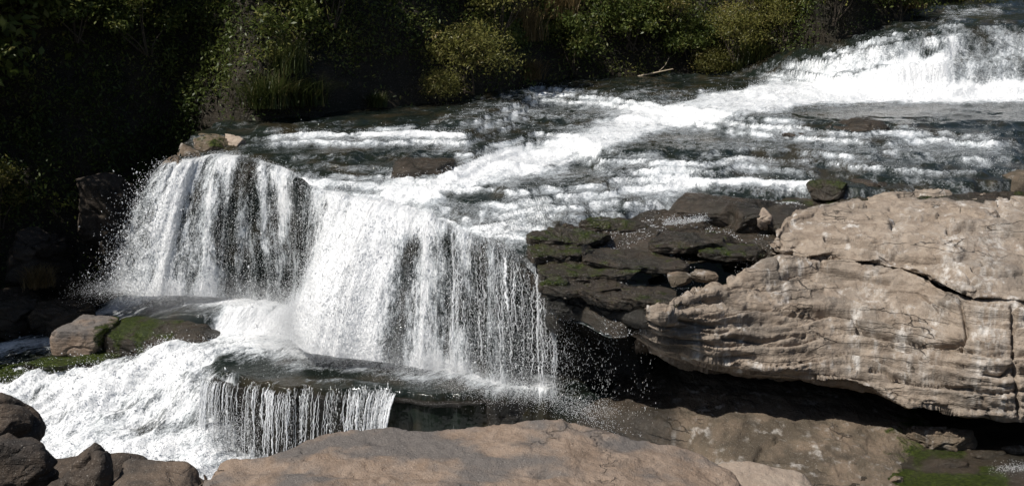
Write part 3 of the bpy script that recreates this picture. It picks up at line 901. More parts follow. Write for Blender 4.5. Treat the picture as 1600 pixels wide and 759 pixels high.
# lower curtain over the pool ledge
cp = [(318, 592), (345, 597), (400, 604), (470, 608), (540, 610), (606, 612), (622, 614)]
A2 = catmull([at(a, b, 0.03) for a, b in cp], 260)
m2 = 60
t2 = np.linspace(0, 1, m2)
PQ = np.repeat(A2[:, None, :], m2, 1)
thr = 0.35 + 0.12 * fbm(np.stack([A2[:, 0], A2[:, 0] * 0, A2[:, 0] * 0], -1), 1.5, 2, 141)
PQ[..., 1] -= (thr[:, None] * np.sqrt(t2)[None, :])
PQ[..., 0] -= 0.12 * np.sqrt(t2)[None, :] + 0.45 * (np.linspace(0, 1, 260) ** 6)[:, None] * t2[None, :]
PQ[..., 1] += (0.45 * lip_n(A2[:, 0] * 1.3, 3.3))[:, None]
PQ[..., 2] += (0.05 * lip_n(A2[:, 0] * 1.6, 5.3))[:, None] * (1 - t2)[None, :]
PQ[..., 2] -= 1.75 * t2[None, :] ** 1.3
sl2 = np.r_[0, np.cumsum(np.linalg.norm(np.diff(A2, axis=0), axis=1))]
SQ = np.repeat(sl2[:, None], m2, 1)
TQ = np.repeat((t2 * 1.75)[None, :], 260, 0)
FQ = np.stack([SQ, TQ, SQ * 0 + 3], -1)
px2 = catmull([[float(a)] for a, b in cp], 260)[:, 0]
dq = np.interp(px2, [318, 335, 365, 385, 400, 440, 470, 500, 540, 590, 612, 622], [0.55, 0.42, 0.5, 0.1, 0.36, 0.5, 0.46, 0.3, 0.5, 0.66, 0.45, 0.0])
foamQ = np.clip(dq[:, None] - 0.12 + 0.75 * fbm(FQ, 1.1, 4, 143, sc=(2.4, 0.14, 1)) + 0.2 * sstep(0.75, 1, t2)[None, :], 0, 1.1)
NQ = gnormals(PQ)
if NQ[100, 30, 1] > 0:
    NQ = -NQ
PQ = PQ + NQ * (0.06 * fbm(FQ, 3.0, 3, 145, sc=(1.6, 0.3, 1)) * sstep(0, .2, t2)[None, :])[..., None]
me = raw_mesh("waterfall", PQ, grid_faces(260, m2), {"foam": foamQ, "flow": FQ})
link("waterfall", me, M_THIN, kind="structure")
wQ = np.clip(foamQ - 0.2, 0, 1) ** 1.5 * (0.3 + np.clip(fbm(FQ, 2.6, 2, 147, sc=(2.4, 0.15, 1)) + 0.3, 0, 1))
Q, i, j = scatter_on(PQ, wQ, 7000)
Q = Q + NQ[i, j] * rng.exponential(0.05, len(Q))[:, None]
add_spray(Q, 0.0025 + rng.exponential(0.0015, len(Q)), np.array([[0, -0.1, -1.0]]) + rng.normal(size=Q.shape) * 0.06, rng.uniform(3, 16, len(Q)))
STR = []
def strands(G, su, t0, t1, w, jit=0.02, k=44):
    n, m = G.shape[:2]
    for q, u in enumerate(su):
        a0, b0 = t0[q], t1[q]
        tq_ = np.linspace(a0, b0, k)
        uu = np.clip(u + np.cumsum(rng.normal(0, 0.0009, k)), 0, 0.999) * (n - 1)
        i0 = np.clip(uu.astype(int), 0, n - 2)
        f_ = (uu - i0)[:, None]
        vv_ = tq_ * (m - 1)
        j0 = np.clip(vv_.astype(int), 0, m - 2)
        g_ = (vv_ - j0)[:, None]
        pt = (G[i0, j0] * (1 - f_) + G[i0 + 1, j0] * f_) * (1 - g_) + (G[i0, j0 + 1] * (1 - f_) + G[i0 + 1, j0 + 1] * f_) * g_
        pt = pt + [0, -0.03, 0.01] + rng.normal(0, jit * 0.3, (k, 3))
        V_, F_ = tube_var(pt, w[q] * np.clip(0.75 + 1.1 * perlin(tq_ * 9 + q * 3.1, q * 1.7, 0.5, 7), 0.05, 2) * np.minimum(1, (1 - np.abs(np.linspace(-1, 1, k)) ** 6) + 0.05))
        STR.append((V_, F_))

def tube_var(pt, r, k=4):
    n = len(pt)
    an = np.linspace(0, 2 * math.pi, k, endpoint=False)
    V_ = pt[:, None, :] + r[:, None, None] * np.stack([np.cos(an), np.sin(an), an * 0], -1)[None]
    return V_.reshape(-1, 3), grid_faces(n, k, close=True)

n_ = 240
cl_ = rng.choice([0.02, 0.06, 0.11, 0.17, 0.31, 0.40, 0.45, 0.52, 0.62, 0.70, 0.77, 0.83, 0.88, 0.93, 0.955], n_, p=np.array([1.4, 1, .8, .4, .4, 1.2, .9, .5, .3, .9, .6, 1.7, 1.9, 1.8, .6]) / 14.4)
su = np.clip(np.where(rng.uniform(0, 1, n_) < 0.45, rng.uniform(0, 0.96, n_), cl_ + rng.normal(0, 0.016, n_)), 0.002, 0.965)
strands(PQ, su, rng.uniform(0, 0.15, n_) * (rng.uniform(0, 1, n_) > 0.6), np.clip(rng.uniform(0.45, 1.1, n_), 0, 1), 0.0025 + rng.exponential(0.0055, n_))
n_ = 100
strands(PFd, np.clip(0.70 + 0.29 * rng.uniform(0, 1, n_) ** 1.5, 0, 0.99), rng.uniform(0, 0.6, n_), np.minimum(1, rng.uniform(0.4, 1.1, n_)), 0.003 + rng.exponential(0.004, n_), 0.05)
V_ = []; F_ = []; o_ = 0
for v, f in STR:
    V_.append(v); F_.append(f + o_); o_ += len(v)
link("water_strands", raw_mesh("water_strands", np.concatenate(V_), np.concatenate(F_)), M_DROP, kind="stuff")

# splash at the foot of the ledge and on its right end
def splash(pxy, z, n, rad, up, sz=(0.004, 0.011)):
    c = np.array([at(a, b, z) for a, b in pxy])
    k = rng.integers(0, len(c) - 1, n)
    f = rng.uniform(0, 1, n)[:, None]
    Q = c[k] * (1 - f) + c[k + 1] * f + rng.normal(size=(n, 3)) * [rad, rad, 0]
    Q[:, 2] += np.abs(rng.normal(0, up, n))
    add_spray(Q, rng.uniform(*sz, n), rng.normal(size=(n, 3)), rng.uniform(1, 2, n))
splash([(330, 700), (420, 690), (500, 680), (590, 668)], -1.5, 16000, 0.28, 0.5)
splash([(700, 600), (780, 612), (860, 626), (940, 650)], -0.05, 5000, 0.3, 0.10, (0.003, 0.008))
splash([(880, 640), (930, 655), (980, 665)], -0.4, 1500, 0.35, 0.1, (0.003, 0.008))
splash([(1560, 738), (1620, 730)], -0.28, 900, 0.12, 0.06, (0.003, 0.007))
splash([(930, 384), (962, 378)], 3.0, 500, 0.06, 0.10, (0.004, 0.011))
splash([(1040, 352), (1125, 342)], 3.35, 1500, 0.06, 0.08, (0.004, 0.012))

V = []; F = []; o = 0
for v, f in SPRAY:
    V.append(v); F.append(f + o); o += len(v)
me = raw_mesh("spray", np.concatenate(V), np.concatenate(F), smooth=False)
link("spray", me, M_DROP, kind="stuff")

# drifting mist at the foot of the falls
g = NT("mist")
geo = g.n("ShaderNodeNewGeometry").outputs["Position"]
sx = g.n("ShaderNodeSeparateXYZ")
g.l(geo, sx.inputs[0])
den = g.rng(sx.outputs[2], 0.15, 2.3, 1.0, 0.0)
def blob(cx_, cy_, cz_, rx_, ry_, rz_):
    vm = g.n("ShaderNodeVectorMath", operation='SUBTRACT')
    g.l(geo, vm.inputs[0]); vm.inputs[1].default_value = (cx_, cy_, cz_)
    vd = g.n("ShaderNodeVectorMath", operation='DIVIDE')
    g.l(vm.outputs[0], vd.inputs[0]); vd.inputs[1].default_value = (rx_, ry_, rz_)
    vl = g.n("ShaderNodeVectorMath", operation='LENGTH')
    g.l(vd.outputs[0], vl.inputs[0])
    return g.rng(vl.outputs["Value"], 0.25, 1.0, 1.0, 0.0)
dsum = g.math('ADD', g.math('MULTIPLY', blob(-5.0, 30.8, 0.3, 2.6, 1.8, 1.7), 1.0), g.math('MULTIPLY', blob(-8.6, 32.8, 0.8, 2.6, 1.3, 0.9), 0.8))
dsum = g.math('ADD', dsum, g.math('MULTIPLY', blob(-1.6, 28.6, 0.0, 2.4, 1.0, 0.9), 0.6))
dsum = g.math('MULTIPLY', dsum, g.rng(g.noise(geo, 0.9, 3, 0.6), 0.36, 0.66, 0.15, 1.0))
pv = g.n("ShaderNodeVolumePrincipled")
pv.inputs["Color"].default_value = (0.97, 0.98, 1.0, 1)
pv.inputs["Anisotropy"].default_value = 0.1
g.l(g.math('MULTIPLY', dsum, 0.55), pv.inputs["Density"])
g.l(pv.outputs[0], g.out.inputs["Volume"])
M_MIST = g.m
bxv = np.array([[x_, y_, z_] for x_ in (-11.4, 1.2) for y_ in (27.3, 34.3) for z_ in (-0.9, 2.2)])
me = raw_mesh("mist", bxv, np.array([[0, 1, 3, 2], [4, 6, 7, 5], [0, 4, 5, 1], [2, 3, 7, 6], [0, 2, 6, 4], [1, 5, 7, 3]]), smooth=False)
link("mist", me, M_MIST, kind="stuff")

# ------------------------------------------------------------------ rocks
def boulder_mesh(name, size, seed, sq=3.0, rough=0.16, n=76, strata=0.0, moss=0.0, moss_fn=None, wet=0.0, facets=13):
    """closed rounded block: superellipsoid with broken faces"""
    th = np.linspace(0.0001, math.pi - 0.0001, n)
    ph = np.linspace(0, 2 * math.pi, 2 * n, endpoint=False)
    T, Ph = np.meshgrid(th, ph, indexing='ij')
    D = np.stack([np.sin(T) * np.cos(Ph), np.sin(T) * np.sin(Ph), np.cos(T)], -1)
    r = (np.abs(D[..., 0]) ** sq + np.abs(D[..., 1]) ** sq + np.abs(D[..., 2]) ** sq) ** (-1 / sq)
    P = D * r[..., None] * np.array(size)
    m = min(size)
    s = 1.0 / max(m, 0.15)
    d = fbm(P, 0.55 * s, 4, seed) * rough * 1.6 + np.floor(fbm(P, 0.7 * s, 2, seed + 3) * 4) / 4 * rough * 0.7
    crack = np.abs(perlin(P[..., 0] * s * .5, P[..., 1] * s * .5, P[..., 2] * s * 0.9, seed + 9))
    d = d - rough * 0.9 * np.exp(-(crack / 0.035) ** 2)
    if strata:
        lay = (P[..., 2] / strata + fbm(P, 0.5 * s, 2, seed + 5) * 0.8) % 1.0
        d = d - rough * 0.5 * np.exp(-(np.minimum(lay, 1 - lay) / 0.07) ** 2)
    rr = np.random.default_rng(seed + 77)
    for q in range(facets):
        nv = rr.normal(size=3) * [1, 1, 0.8]
        nv /= np.linalg.norm(nv)
        ext = np.linalg.norm(nv * np.array(size))
        h = ext * rr.uniform(0.62, 0.9) * (1.1 if sq > 4 else 1.0)
        o_ = np.maximum((P * nv).sum(-1) - h, 0)
        P = P - nv * (o_ * 0.82)[..., None]
    d = d + fbm(P, 3.2 * s, 4, seed + 15) * rough * 0.35
    P = P + D * (d * m)[..., None]
    mo = np.full(P.shape[:2], moss) + (moss > 0) * 0.25 * (D[..., 2] > 0.4)
    if moss_fn is not None:
        mo = moss_fn(P)
    return raw_mesh(name, P, grid_faces(n, 2 * n, close=True, flip=False), {"moss": mo, "wet": np.full(P.shape[:2], wet), "stain": np.zeros(P.shape[:2])})

def boulder(name, label, loc, size, seed, mat, rot=(0, 0, 0), cat="rock", group=None, **kw):
    me = boulder_mesh(name, size, seed, **kw)
    o = link(name, me, mat, label=label, category=cat)
    o.location = tuple(float(q) for q in loc)
    o.rotation_euler = rot
    if group:
        o["group"] = group
    return o

def carve(P, lines, depth, wpx):
    px, py = chart(P)
    d = np.zeros(P.shape[:2])
    for ln in lines:
        wig = fbm(np.stack([px, py, px * 0], -1), 0.035, 3, int(ln[0][0])) * 5
        dd = poly_dist(px + wig, py + wig, ln)
        d = np.maximum(d, np.exp(-(dd / wpx) ** 2))
    return d * depth

# --- the tan outcrop: two beds, one on the other
def outcrop_layer(stations, n, m, seed, cracks, amp, parent, name, mat, stains, strata_h=0.33):
    P = loft(stations, n, m)
    N = gnormals(P)
    ref = N[n // 2, m // 2]
    if ref[1] > 0 and ref[2] < 0.5 or ref[2] < -0.5:
        N = -N
    warp = fbm(P, 0.35, 3, seed + 1) * 0.5
    lay = ((P[..., 2] + 0.08 * P[..., 0] + warp) / strata_h) % 1.0
    d = fbm(P, 0.5, 3, seed) * amp * 0.8 + fbm(P, 2.4, 5, seed + 2, sc=(0.8, 0.8, 2.6)) * amp * 0.38 + np.floor(fbm(P, 0.9, 3, seed + 21, sc=(0.35, 0.35, 3.2)) * 7) / 7 * amp * 1.15 + np.floor(fbm(P, 2.2, 3, seed + 41, sc=(0.4, 0.4, 2.4)) * 5) / 5 * amp * 0.35
    d = d + fbm(P, 6.5, 3, seed + 31, sc=(0.8, 0.8, 1.6)) * 0.035 + np.minimum(fbm(P, 3.0, 2, seed + 33) + 0.28, 0) * 0.12
    d = d + (lay - 0.5) * 0.16 * amp / 0.2 - 0.10 * np.exp(-(np.minimum(lay, 1 - lay) / 0.05) ** 2) * sstep(-0.1, 0.3, fbm(P, 0.6, 2, seed + 8))
    chip = np.abs(perlin(P[..., 0] * 0.9, P[..., 1] * 0.9, P[..., 2] * 1.1, seed + 4))
    d = d - 0.09 * np.exp(-(chip / 0.03) ** 2) * sstep(0, 0.3, fbm(P, 0.5, 2, seed + 12))
    d = d - carve(P, cracks, 0.22, 2.6)
    P = P + N * d[..., None]
    px, py = chart(P)
    stn = np.clip(strokes_eval(px, py, stains) , 0, 1) * (0.6 + 0.8 * np.clip(fbm(P, 2.5, 3, seed + 6, sc=(1.5, 1.5, 0.3)) + 0.3, 0, 1))
    us = P - np.mean(P, axis=(0, 1))
    me = raw_mesh(name, P, grid_faces(n, m), {"moss": np.zeros((n, m)), "wet": np.zeros((n, m)), "stain": stn})
    return link(name, me, mat, parent=parent)

out_root = thing("rock_outcrop", "big tan sandstone outcrop overhanging the dark hollow right of the waterfall", "rock outcrop", (0, 0, 0))
def lowst(px, top, bot, back=(3.0, 0.1)):
    """top/bot: (py, Z) of the top and lower lip of the bed"""
    a = at(px, *top)
    b = at(px, *bot)
    q = min(1.0, b[2] / 1.6)
    mid = (a * 0.5 + b * 0.5) + np.array([0, -0.28, 0.26])
    return [a + [0, 2.6, -1.7], a + [0, 0.9, -0.5], a, a * 0.72 + b * 0.28 + np.array([0, -0.16, 0.14]), mid, a * 0.25 + b * 0.75 + np.array([0, -0.2, 0.16]), b + [0, 0.02, 0.05], b + [0, 0.32, -0.18 * q],
            b + [0, 1.2, -0.62 * q], b + [0, 2.4, -1.05 * q], b + [0, 4.6, -1.2 * q]]
lows = [lowst(1008, (486, 2.62), (502, 2.42)), lowst(1030, (480, 2.66), (520, 2.28)), lowst(1070, (466, 2.74), (545, 1.78)), lowst(1120, (446, 2.84), (560, 1.58)), lowst(1200, (414, 3.02), (578, 1.38)),
        lowst(1280, (396, 3.12), (588, 1.22)), lowst(1360, (412, 3.05), (604, 1.04)), lowst(1430, (424, 3.0), (630, 0.82)), lowst(1500, (456, 2.88), (642, 0.72)), lowst(1580, (466, 2.84), (656, 0.62)),
        lowst(1660, (466, 2.84), (662, 0.58)), lowst(1760, (468, 2.84), (668, 0.55)), lowst(1900, (470, 2.84), (672, 0.5))]
low_cracks = [[(1340, 515), (1400, 530), (1450, 540), (1480, 541), (1505, 534)], [(1215, 477), (1270, 486), (1330, 495), (1345, 512)], [(1120, 440), (1180, 448), (1225, 452)],
              [(1100, 470), (1170, 474), (1220, 486), (1290, 492)], [(1130, 528), (1200, 530), (1260, 524)], [(1395, 592), (1460, 604), (1520, 608)], [(1580, 480), (1588, 560), (1592, 650)],
              [(1540, 585), (1565, 590), (1590, 565)], [(1360, 575), (1385, 580), (1395, 592)], [(1060, 500), (1120, 512)], [(1280, 420), (1340, 430), (1390, 440)], [(1500, 470), (1512, 520), (1500, 545)]]
low_stains = [([(1338, 490), (1336, 530), (1334, 575)], 9, 1.0), ([(1230, 415), (1222, 470)], 7, 0.6), ([(1365, 430), (1360, 470)], 16, 0.55), ([(1460, 480), (1455, 600)], 14, 0.35),
              ([(1550, 480), (1545, 620)], 30, 0.55), ([(1420, 520), (1415, 590)], 10, 0.5), ([(1530, 600), (1560, 640)], 20, 0.4)]
outcrop_layer(lows, 600, 330, 151, low_cracks, 0.20, out_root, "lower_bed", M_TAN, low_stains)

def upst(px, back, brow, foot):
    a, b, c = at(px, *back), at(px, *brow), at(px, *foot)
    return [a + [0, 0.9, -0.9], a + [0, 0.3, -0.15], a, a * 0.5 + b * 0.5 + [0, 0, 0.12], b, b * 0.5 + c * 0.5 + np.array([0, -0.20, 0.10]), c + [0, -0.16, 0.06], c + [0, 0.12, -0.03], c + [0, 1.4, -0.15], c + [0, 3.0, -0.2]]
ups = [upst(1213, (384, 3.22), (387, 3.2), (392, 3.14)), upst(1222, (352, 3.55), (368, 3.42), (394, 3.12)), upst(1262, (328, 3.72), (352, 3.55), (400, 3.1)), upst(1330, (312, 3.82), (352, 3.6), (408, 3.07)), upst(1430, (297, 3.92), (360, 3.6), (424, 3.0)),
       upst(1500, (300, 3.9), (372, 3.55), (456, 2.9)), upst(1580, (308, 3.85), (378, 3.5), (466, 2.84)), upst(1680, (310, 3.85), (380, 3.5), (468, 2.84)), upst(1900, (310, 3.85), (380, 3.5), (470, 2.84))]
up_cracks = [[(1360, 340), (1400, 338), (1470, 342), (1500, 352)], [(1390, 322), (1415, 328)], [(1290, 375), (1340, 380), (1380, 386)], [(1400, 398), (1470, 404), (1520, 398)], [(1480, 360), (1560, 362), (1600, 368)],
             [(1520, 420), (1560, 430), (1600, 425)]]
up_stains = [([(1490, 370), (1480, 440)], 18, 0.75), ([(1560, 330), (1540, 440)], 22, 0.5), ([(1420, 330), (1380, 400)], 12, 0.35), ([(1500, 440), (1540, 455)], 14, 0.6)]
outcrop_layer(ups, 460, 250, 171, up_cracks, 0.15, out_root, "upper_bed", M_TAN, up_stains, 0.28)

# --- shelf below the hollow
st = []
for px, tp, md, bt in ((860, (628, -0.5), (660, -0.9), (720, -1.9)), (930, (638, -0.2), (668, -0.6), (720, -1.5)), (1000, (642, 0.0), (674, -0.35), (728, -1.2)), (1060, (644, 0.1), (680, -0.15), (735, -0.9)), (1130, (645, 0.15), (695, -0.12), (765, -0.7)), (1220, (650, 0.12), (700, -0.1), (785, -0.5)),
                       (1300, (655, 0.08), (705, -0.1), (790, -0.42)), (1360, (662, 0.02), (710, -0.16), (790, -0.42)), (1420, (672, -0.1), (712, -0.27), (780, -0.5)), (1470, (684, -0.22), (705, -0.40), (770, -0.8))):
    a, b, c = at(px, *tp), at(px, *md), at(px, *bt)
    st.append([a + [0, 5.0, 0.5], a + [0, 1.5, 0.1], a, b, c, c + [0, 0.0, -1.2]])
PS = loft(st, 300, 130)
NS = gnormals(PS)
if NS[150, 60, 2] < 0:
    NS = -NS
PS = PS + NS * (fbm(PS, 0.7, 4, 181) * 0.14 + fbm(PS, 3, 4, 183) * 0.06 + np.floor(fbm(PS, 1.0, 3, 185, sc=(1, 1, 2.5)) * 5) / 5 * 0.12 - carve(PS, [[(1170, 745), (1190, 700), (1215, 685)], [(1180, 715), (1250, 722), (1300, 735)]], 0.12, 2.5))[..., None]
pxs, pys = chart(PS)
mo = sstep(1340, 1450, pxs) * 0.45 + 0.1
link("hollow_shelf", raw_mesh("hollow_shelf", PS, grid_faces(300, 130), {"moss": mo, "wet": sstep(1085, 1040, pxs + 14 * fbm(PS, 1.2, 3, 189)) * 0.95, "stain": np.zeros(PS.shape[:2])}), M_DAMP,
     label="sloping tan rock shelf under the black hollow, streaked and half in shade", category="rock shelf")
boulder("rock", "small pale rock lying under the outcrop edge beside the mossy pool", at(1475, 684, -0.12), (0.85, 0.45, 0.22), 191, M_DAMP, (0, 0.05, -0.1), rough=0.25)

# --- mossy shallow pool bottom right
X3, Y3 = np.meshgrid(np.linspace(5.5, 16, 210), np.linspace(19, 29, 160), indexing='ij')
P3 = np.stack([X3, Y3, X3 * 0], -1)
Z3 = -0.32 + fbm(P3, 0.8, 3, 201) * 0.10 + fbm(P3, 3, 2, 203) * 0.015 + 0.04
Pm = np.stack([X3, Y3, Z3], -1)
p3x, p3y = chart(Pm)
mo = strokes_eval(p3x, p3y, [([(1400, 755), (1500, 745), (1560, 752)], 22, 0.95), ([(1440, 715), (1500, 705)], 14, 0.7), ([(1540, 690), (1600, 690)], 10, 0.4), ([(1450, 728), (1520, 732)], 9, 0.0)])
link("stream_bed", raw_mesh("stream_bed", Pm, grid_faces(210, 160), {"moss": mo, "wet": X3 * 0, "stain": X3 * 0}), M_WET, kind="structure")
foam3 = strokes_eval(p3x, p3y, [([(1560, 740), (1620, 735)], 16, 0.7)])
P3w = np.stack([X3, Y3, -0.34 + fbm(P3, 2.2, 2, 205) * 0.012], -1)
link("shallow_pool", raw_mesh("shallow_pool", P3w, grid_faces(210, 160), {"foam": foam3, "flow": P3}), M_POOL, kind="structure")

for lab, p_, sz_, sd_ in (("flat dark stone breaking the surface of the mossy pool, farther one", at(1545, 712, -0.3), (0.50, 0.20, 0.10), 341), ("flat dark stone in the mossy pool nearest the bottom edge", at(1480, 726, -0.3), (0.62, 0.22, 0.10), 345),
                          ("small pale stone at the near left margin of the mossy pool", at(1400, 750, -0.3), (0.18, 0.14, 0.10), 349), ("pale flat stone at the far side of the mossy pool by the right edge", at(1590, 703, -0.3), (0.4, 0.15, 0.10), 353)):
    boulder("pool_stone", lab, p_, sz_, sd_, M_WET if "dark" in lab else M_DAMP, (0, 0, 0.15), "stone", "stones in the mossy pool", sq=3, rough=0.2, n=40)

# --- foreground slabs
def slab(label, far, zmax, seed, mat, near_d, cat="rock slab", n=340, m=180, tilt=0.0, dents=(), name="rock_slab", amp=0.13):
    """far: (px, py, Z) along the far edge"""
    st = []
    K = len(far)
    for k, (px, py, z) in enumerate(far):
        q = at(px, py, z)
        e = 0.0
        nd = min(near_d, q[1] - 0.4)
        nx = q[0] * (0.55 + 0.45 * nd / q[1])
        f = np.array([nx, nd, z + tilt * (q[1] - nd)])
        if k in (0, K - 1):
            f = f * 0.15 + q * 0.85
            f[2] = z - 0.4
        st.append([f + [0, -0.3, -2.0], f + [0, -0.1, -0.3], f, f * 0.67 + q * 0.33, f * 0.33 + q * 0.67, q * 0.93 + f * 0.07 + np.array([0, 0, 0.0]), q, q + [0, 0.14, -0.16], q + [0, 0.2, -0.7], q + [0, 0.0, -2.6]])
    P = loft(st, n, m)
    N = gnormals(P)
    if N[n // 2, m // 2, 2] < 0:
        N = -N
    d = fbm(P, 0.55, 3, seed) * amp + fbm(P, 2.2, 4, seed + 3, sc=(0.7, 1.4, 1)) * amp * 0.42 + np.floor(fbm(P, 1.0, 4, seed + 5, sc=(0.5, 1.3, 1)) * 5) / 5 * amp * 0.6
    d = d + fbm(P, 7.0, 3, seed + 9) * 0.024 + np.minimum(fbm(P, 2.6, 2, seed + 13) + 0.34, 0) * 0.16
    px, py = chart(P)
    for (cx, cy, rx, ry, dep) in dents:
        d = d - dep * np.exp(-((px - cx) / rx) ** 2 - ((py - cy) / ry) ** 2)
    P = P + N * d[..., None]
    return link(name, raw_mesh(name, P, grid_faces(n, m), {"moss": np.zeros((n, m)), "wet": np.zeros((n, m)), "stain": np.zeros((n, m))}), mat, label=label, category=cat)

slab("broad flat brown rock slab across the bottom foreground, top in sun", [(318, 742, 2.75), (345, 726, 2.9), (420, 712, 3.0), (490, 682, 3.12), (530, 674, 3.15), (600, 671, 3.15), (660, 676, 3.12), (720, 671, 3.15), (800, 664, 3.2), (870, 660, 3.22), (915, 668, 3.18),
      (970, 682, 3.1), (1040, 694, 3.02), (1085, 710, 2.92), (1108, 724, 2.86), (1150, 748, 2.75), (1200, 790, 2.6)], 3.2, 211, M_SLAB, 14.6, dents=[(590, 690, 18, 6, 0.10), (850, 734, 16, 5, 0.12), (760, 720, 90, 10, -0.05), (500, 735, 120, 6, 0.05)], tilt=0.02)
slab("low pale rock slab tucked behind the right end of the brown slab", [(1068, 752, 2.2), (1085, 740, 2.3), (1120, 724, 2.4), (1160, 719, 2.42), (1210, 728, 2.38), (1262, 742, 2.25), (1300, 760, 2.1)], 2.4, 221, M_PALE, 15.5, n=150, m=90, tilt=0.02, amp=0.06)
slab("dark brown flat rock between the boulders and the broad slab", [(176, 748, 2.75), (190, 722, 2.95), (225, 714, 3.0), (270, 718, 2.98), (306, 730, 2.9), (322, 750, 2.75)], 3, 231, M_BOULDER, 14.5, n=140, m=100, amp=0.07)

G = "dark boulders at the near left corner"
boulder("boulder", "largest dark rounded boulder at the bottom left corner", at(25, 735, 3.0) + [-0.1, 0.0, -0.1], (0.66, 0.62, 0.60), 241, M_DARKROCK, (0, 0.15, 0.3), "boulder", G, sq=3.2, rough=0.14)
boulder("boulder", "brown rounded boulder behind the largest one, cut off by the left edge", at(-12, 672, 3.0) + [-0.05, 0.3, -0.35], (0.62, 0.62, 0.75), 251, M_DARKROCK, (0.1, 0.3, 0), "boulder", G, sq=2.6, rough=0.14)
boulder("boulder", "knobbly upright boulder with a flat top between the large boulder and the flat rock", at(135, 752, 2.9) + [0, 0.1, -0.12], (0.36, 0.42, 0.62), 261, M_DARKROCK, (0.05, -0.05, 0.4), "boulder", G, sq=3.0, rough=0.20)
boulder("boulder", "low dark boulder wedged in front of the knobbly one", at(95, 775, 2.8) + [0, 0, -0.15], (0.45, 0.4, 0.4), 267, M_DARKROCK, (0, 0, 0.2), "boulder", G, sq=2.8, rough=0.16)

boulder("boulder", "broad dark bedrock shoulder carrying the corner boulders, only its crown showing between them", (-6.7, 17.1, 1.15), (2.3, 1.3, 1.35), 263, M_DARKROCK, (0, 0.05, 0.1), "boulder", G, sq=4, rough=0.12)

# --- mossy block in the plunge pool
def moss_right(P):
    return np.clip(0.1 + 1.0 * sstep(-0.2, 0.35, P[..., 0]) * (P[..., 2] > -0.2) , 0, 1)
mb = thing("mossy_block", "squarish brown block with bright green moss on its right side, left of the falls", "boulder", at(128, 552, -0.2))
me = boulder_mesh("block", (0.80, 0.75, 0.42), 271, sq=8, rough=0.13, facets=3, moss_fn=lambda P: sstep(0.25, 0.75, P[..., 0] + 0.25 * fbm(P, 1.3, 2, 5)) * 0.75)
o = link("block", me, M_SLAB, parent=mb)
o.location = (0.0, 0.45, 0.34)
boulder("mossy_ledge", "dark flat ledge with bright moss running from the brown block to the falls", at(256, 552, -0.15) + [0.0, 0.75, 0.10], (1.62, 0.9, 0.46), 281, M_WET, (0, 0.02, -0.04), "rock ledge", sq=8, rough=0.16, facets=3, moss_fn=lambda P: np.clip(0.08 + 0.42 * sstep(0.2, 0.4, P[..., 2]) * sstep(1.0, -0.2, P[..., 0]) + 0.7 * np.exp(-((P[..., 0] + 1.15) / 0.16) ** 2) + 0.7 * np.exp(-((P[..., 0] + 0.55) / 0.12) ** 2), 0, 1))
boulder("mossy_ledge", "low green step below the brown mossy block, awash on its left", at(120, 574, -0.5) + [0.0, 0.3, 0.06], (1.75, 0.9, 0.26), 285, M_WET, (0, -0.10, 0.05), "rock ledge", sq=4, rough=0.2, moss=0.55)
boulder("mossy_ledge", "lowest green-edged ledge at the left margin of the chute", at(20, 598, -0.8) + [-0.1, 0.2, 0.06], (1.1, 0.8, 0.26), 289, M_WET, (0, -0.06, 0.1), "rock ledge", sq=3.5, rough=0.2, moss=0.5)

# --- stones in and beside the upper river
def rk(label, p, size, seed, mat, rot=(0, 0, 0), **kw):
    return boulder("rock", label, p, size, seed, mat, rot, group="stones in the upper river", **kw)
rk("black flat ledge rock standing dry in the middle of the upper rapids", at(662, 262, 4.35) + [0, 0.3, -0.1], (1.15, 0.7, 0.26), 301, M_WET, sq=5, rough=0.16)
rk("long dark brown hump in the glassy water below the upper right fall", at(1335, 205, 4.75) + [0, 0.2, -0.12], (1.25, 0.9, 0.42), 303, M_WET, (0, -0.18, 0.2), sq=2.6, rough=0.16)
rk("dark wet hump beside the brown one at its left", at(1255, 216, 4.55) + [0, 0.2, -0.1], (0.75, 0.6, 0.3), 305, M_WET, sq=2.8, rough=0.2)
rk("wet brown rock at the right end of the little curtain", at(1300, 293, 4.0) + [0, 0.2, -0.1], (0.62, 0.6, 0.26), 307, M_WET, sq=3, rough=0.22, moss=0.25)
rk("wet brown flat rock between the little curtain and the tan outcrop", at(1365, 292, 3.95) + [0, 0.2, -0.12], (0.75, 0.7, 0.25), 309, M_WET, (0, 0.06, 0), sq=3, rough=0.22)
rk("smooth bare tan hump at the far right behind the outcrop", at(1590, 282, 4.05) + [0.3, 0.3, -0.2], (1.5, 1.2, 0.55), 311, M_DAMP, (0, -0.12, 0), sq=2.4, rough=0.08)
rk("long flat brown ledge with a wet face in the middle of the rock shelf", at(1130, 325, 3.62) + [0, 0.5, -0.16], (1.6, 1.0, 0.36), 313, M_WET, (0, 0.02, -0.04), sq=6, rough=0.14)
rk("cracked brown slab edge at the foot of the rapids", at(955, 352, 3.35) + [0, 0.3, -0.1], (1.0, 0.6, 0.22), 315, M_WET, (0, 0.02, 0.03), sq=5, rough=0.2, moss=0.2)
rk("leaning dark block with a pale chipped face beside the tan outcrop", at(1165, 345, 3.4) + [0.1, 0.2, -0.05], (0.72, 0.75, 0.42), 317, M_WET, (0.1, 0.22, -0.25), sq=4.5, rough=0.15)
rk("bare pale stone chip on the leaning dark block", at(1190, 340, 3.5) + [0, -0.25, 0.0], (0.22, 0.35, 0.24), 319, M_PALE, (0.3, 0.35, -0.3), sq=3.5, rough=0.18)
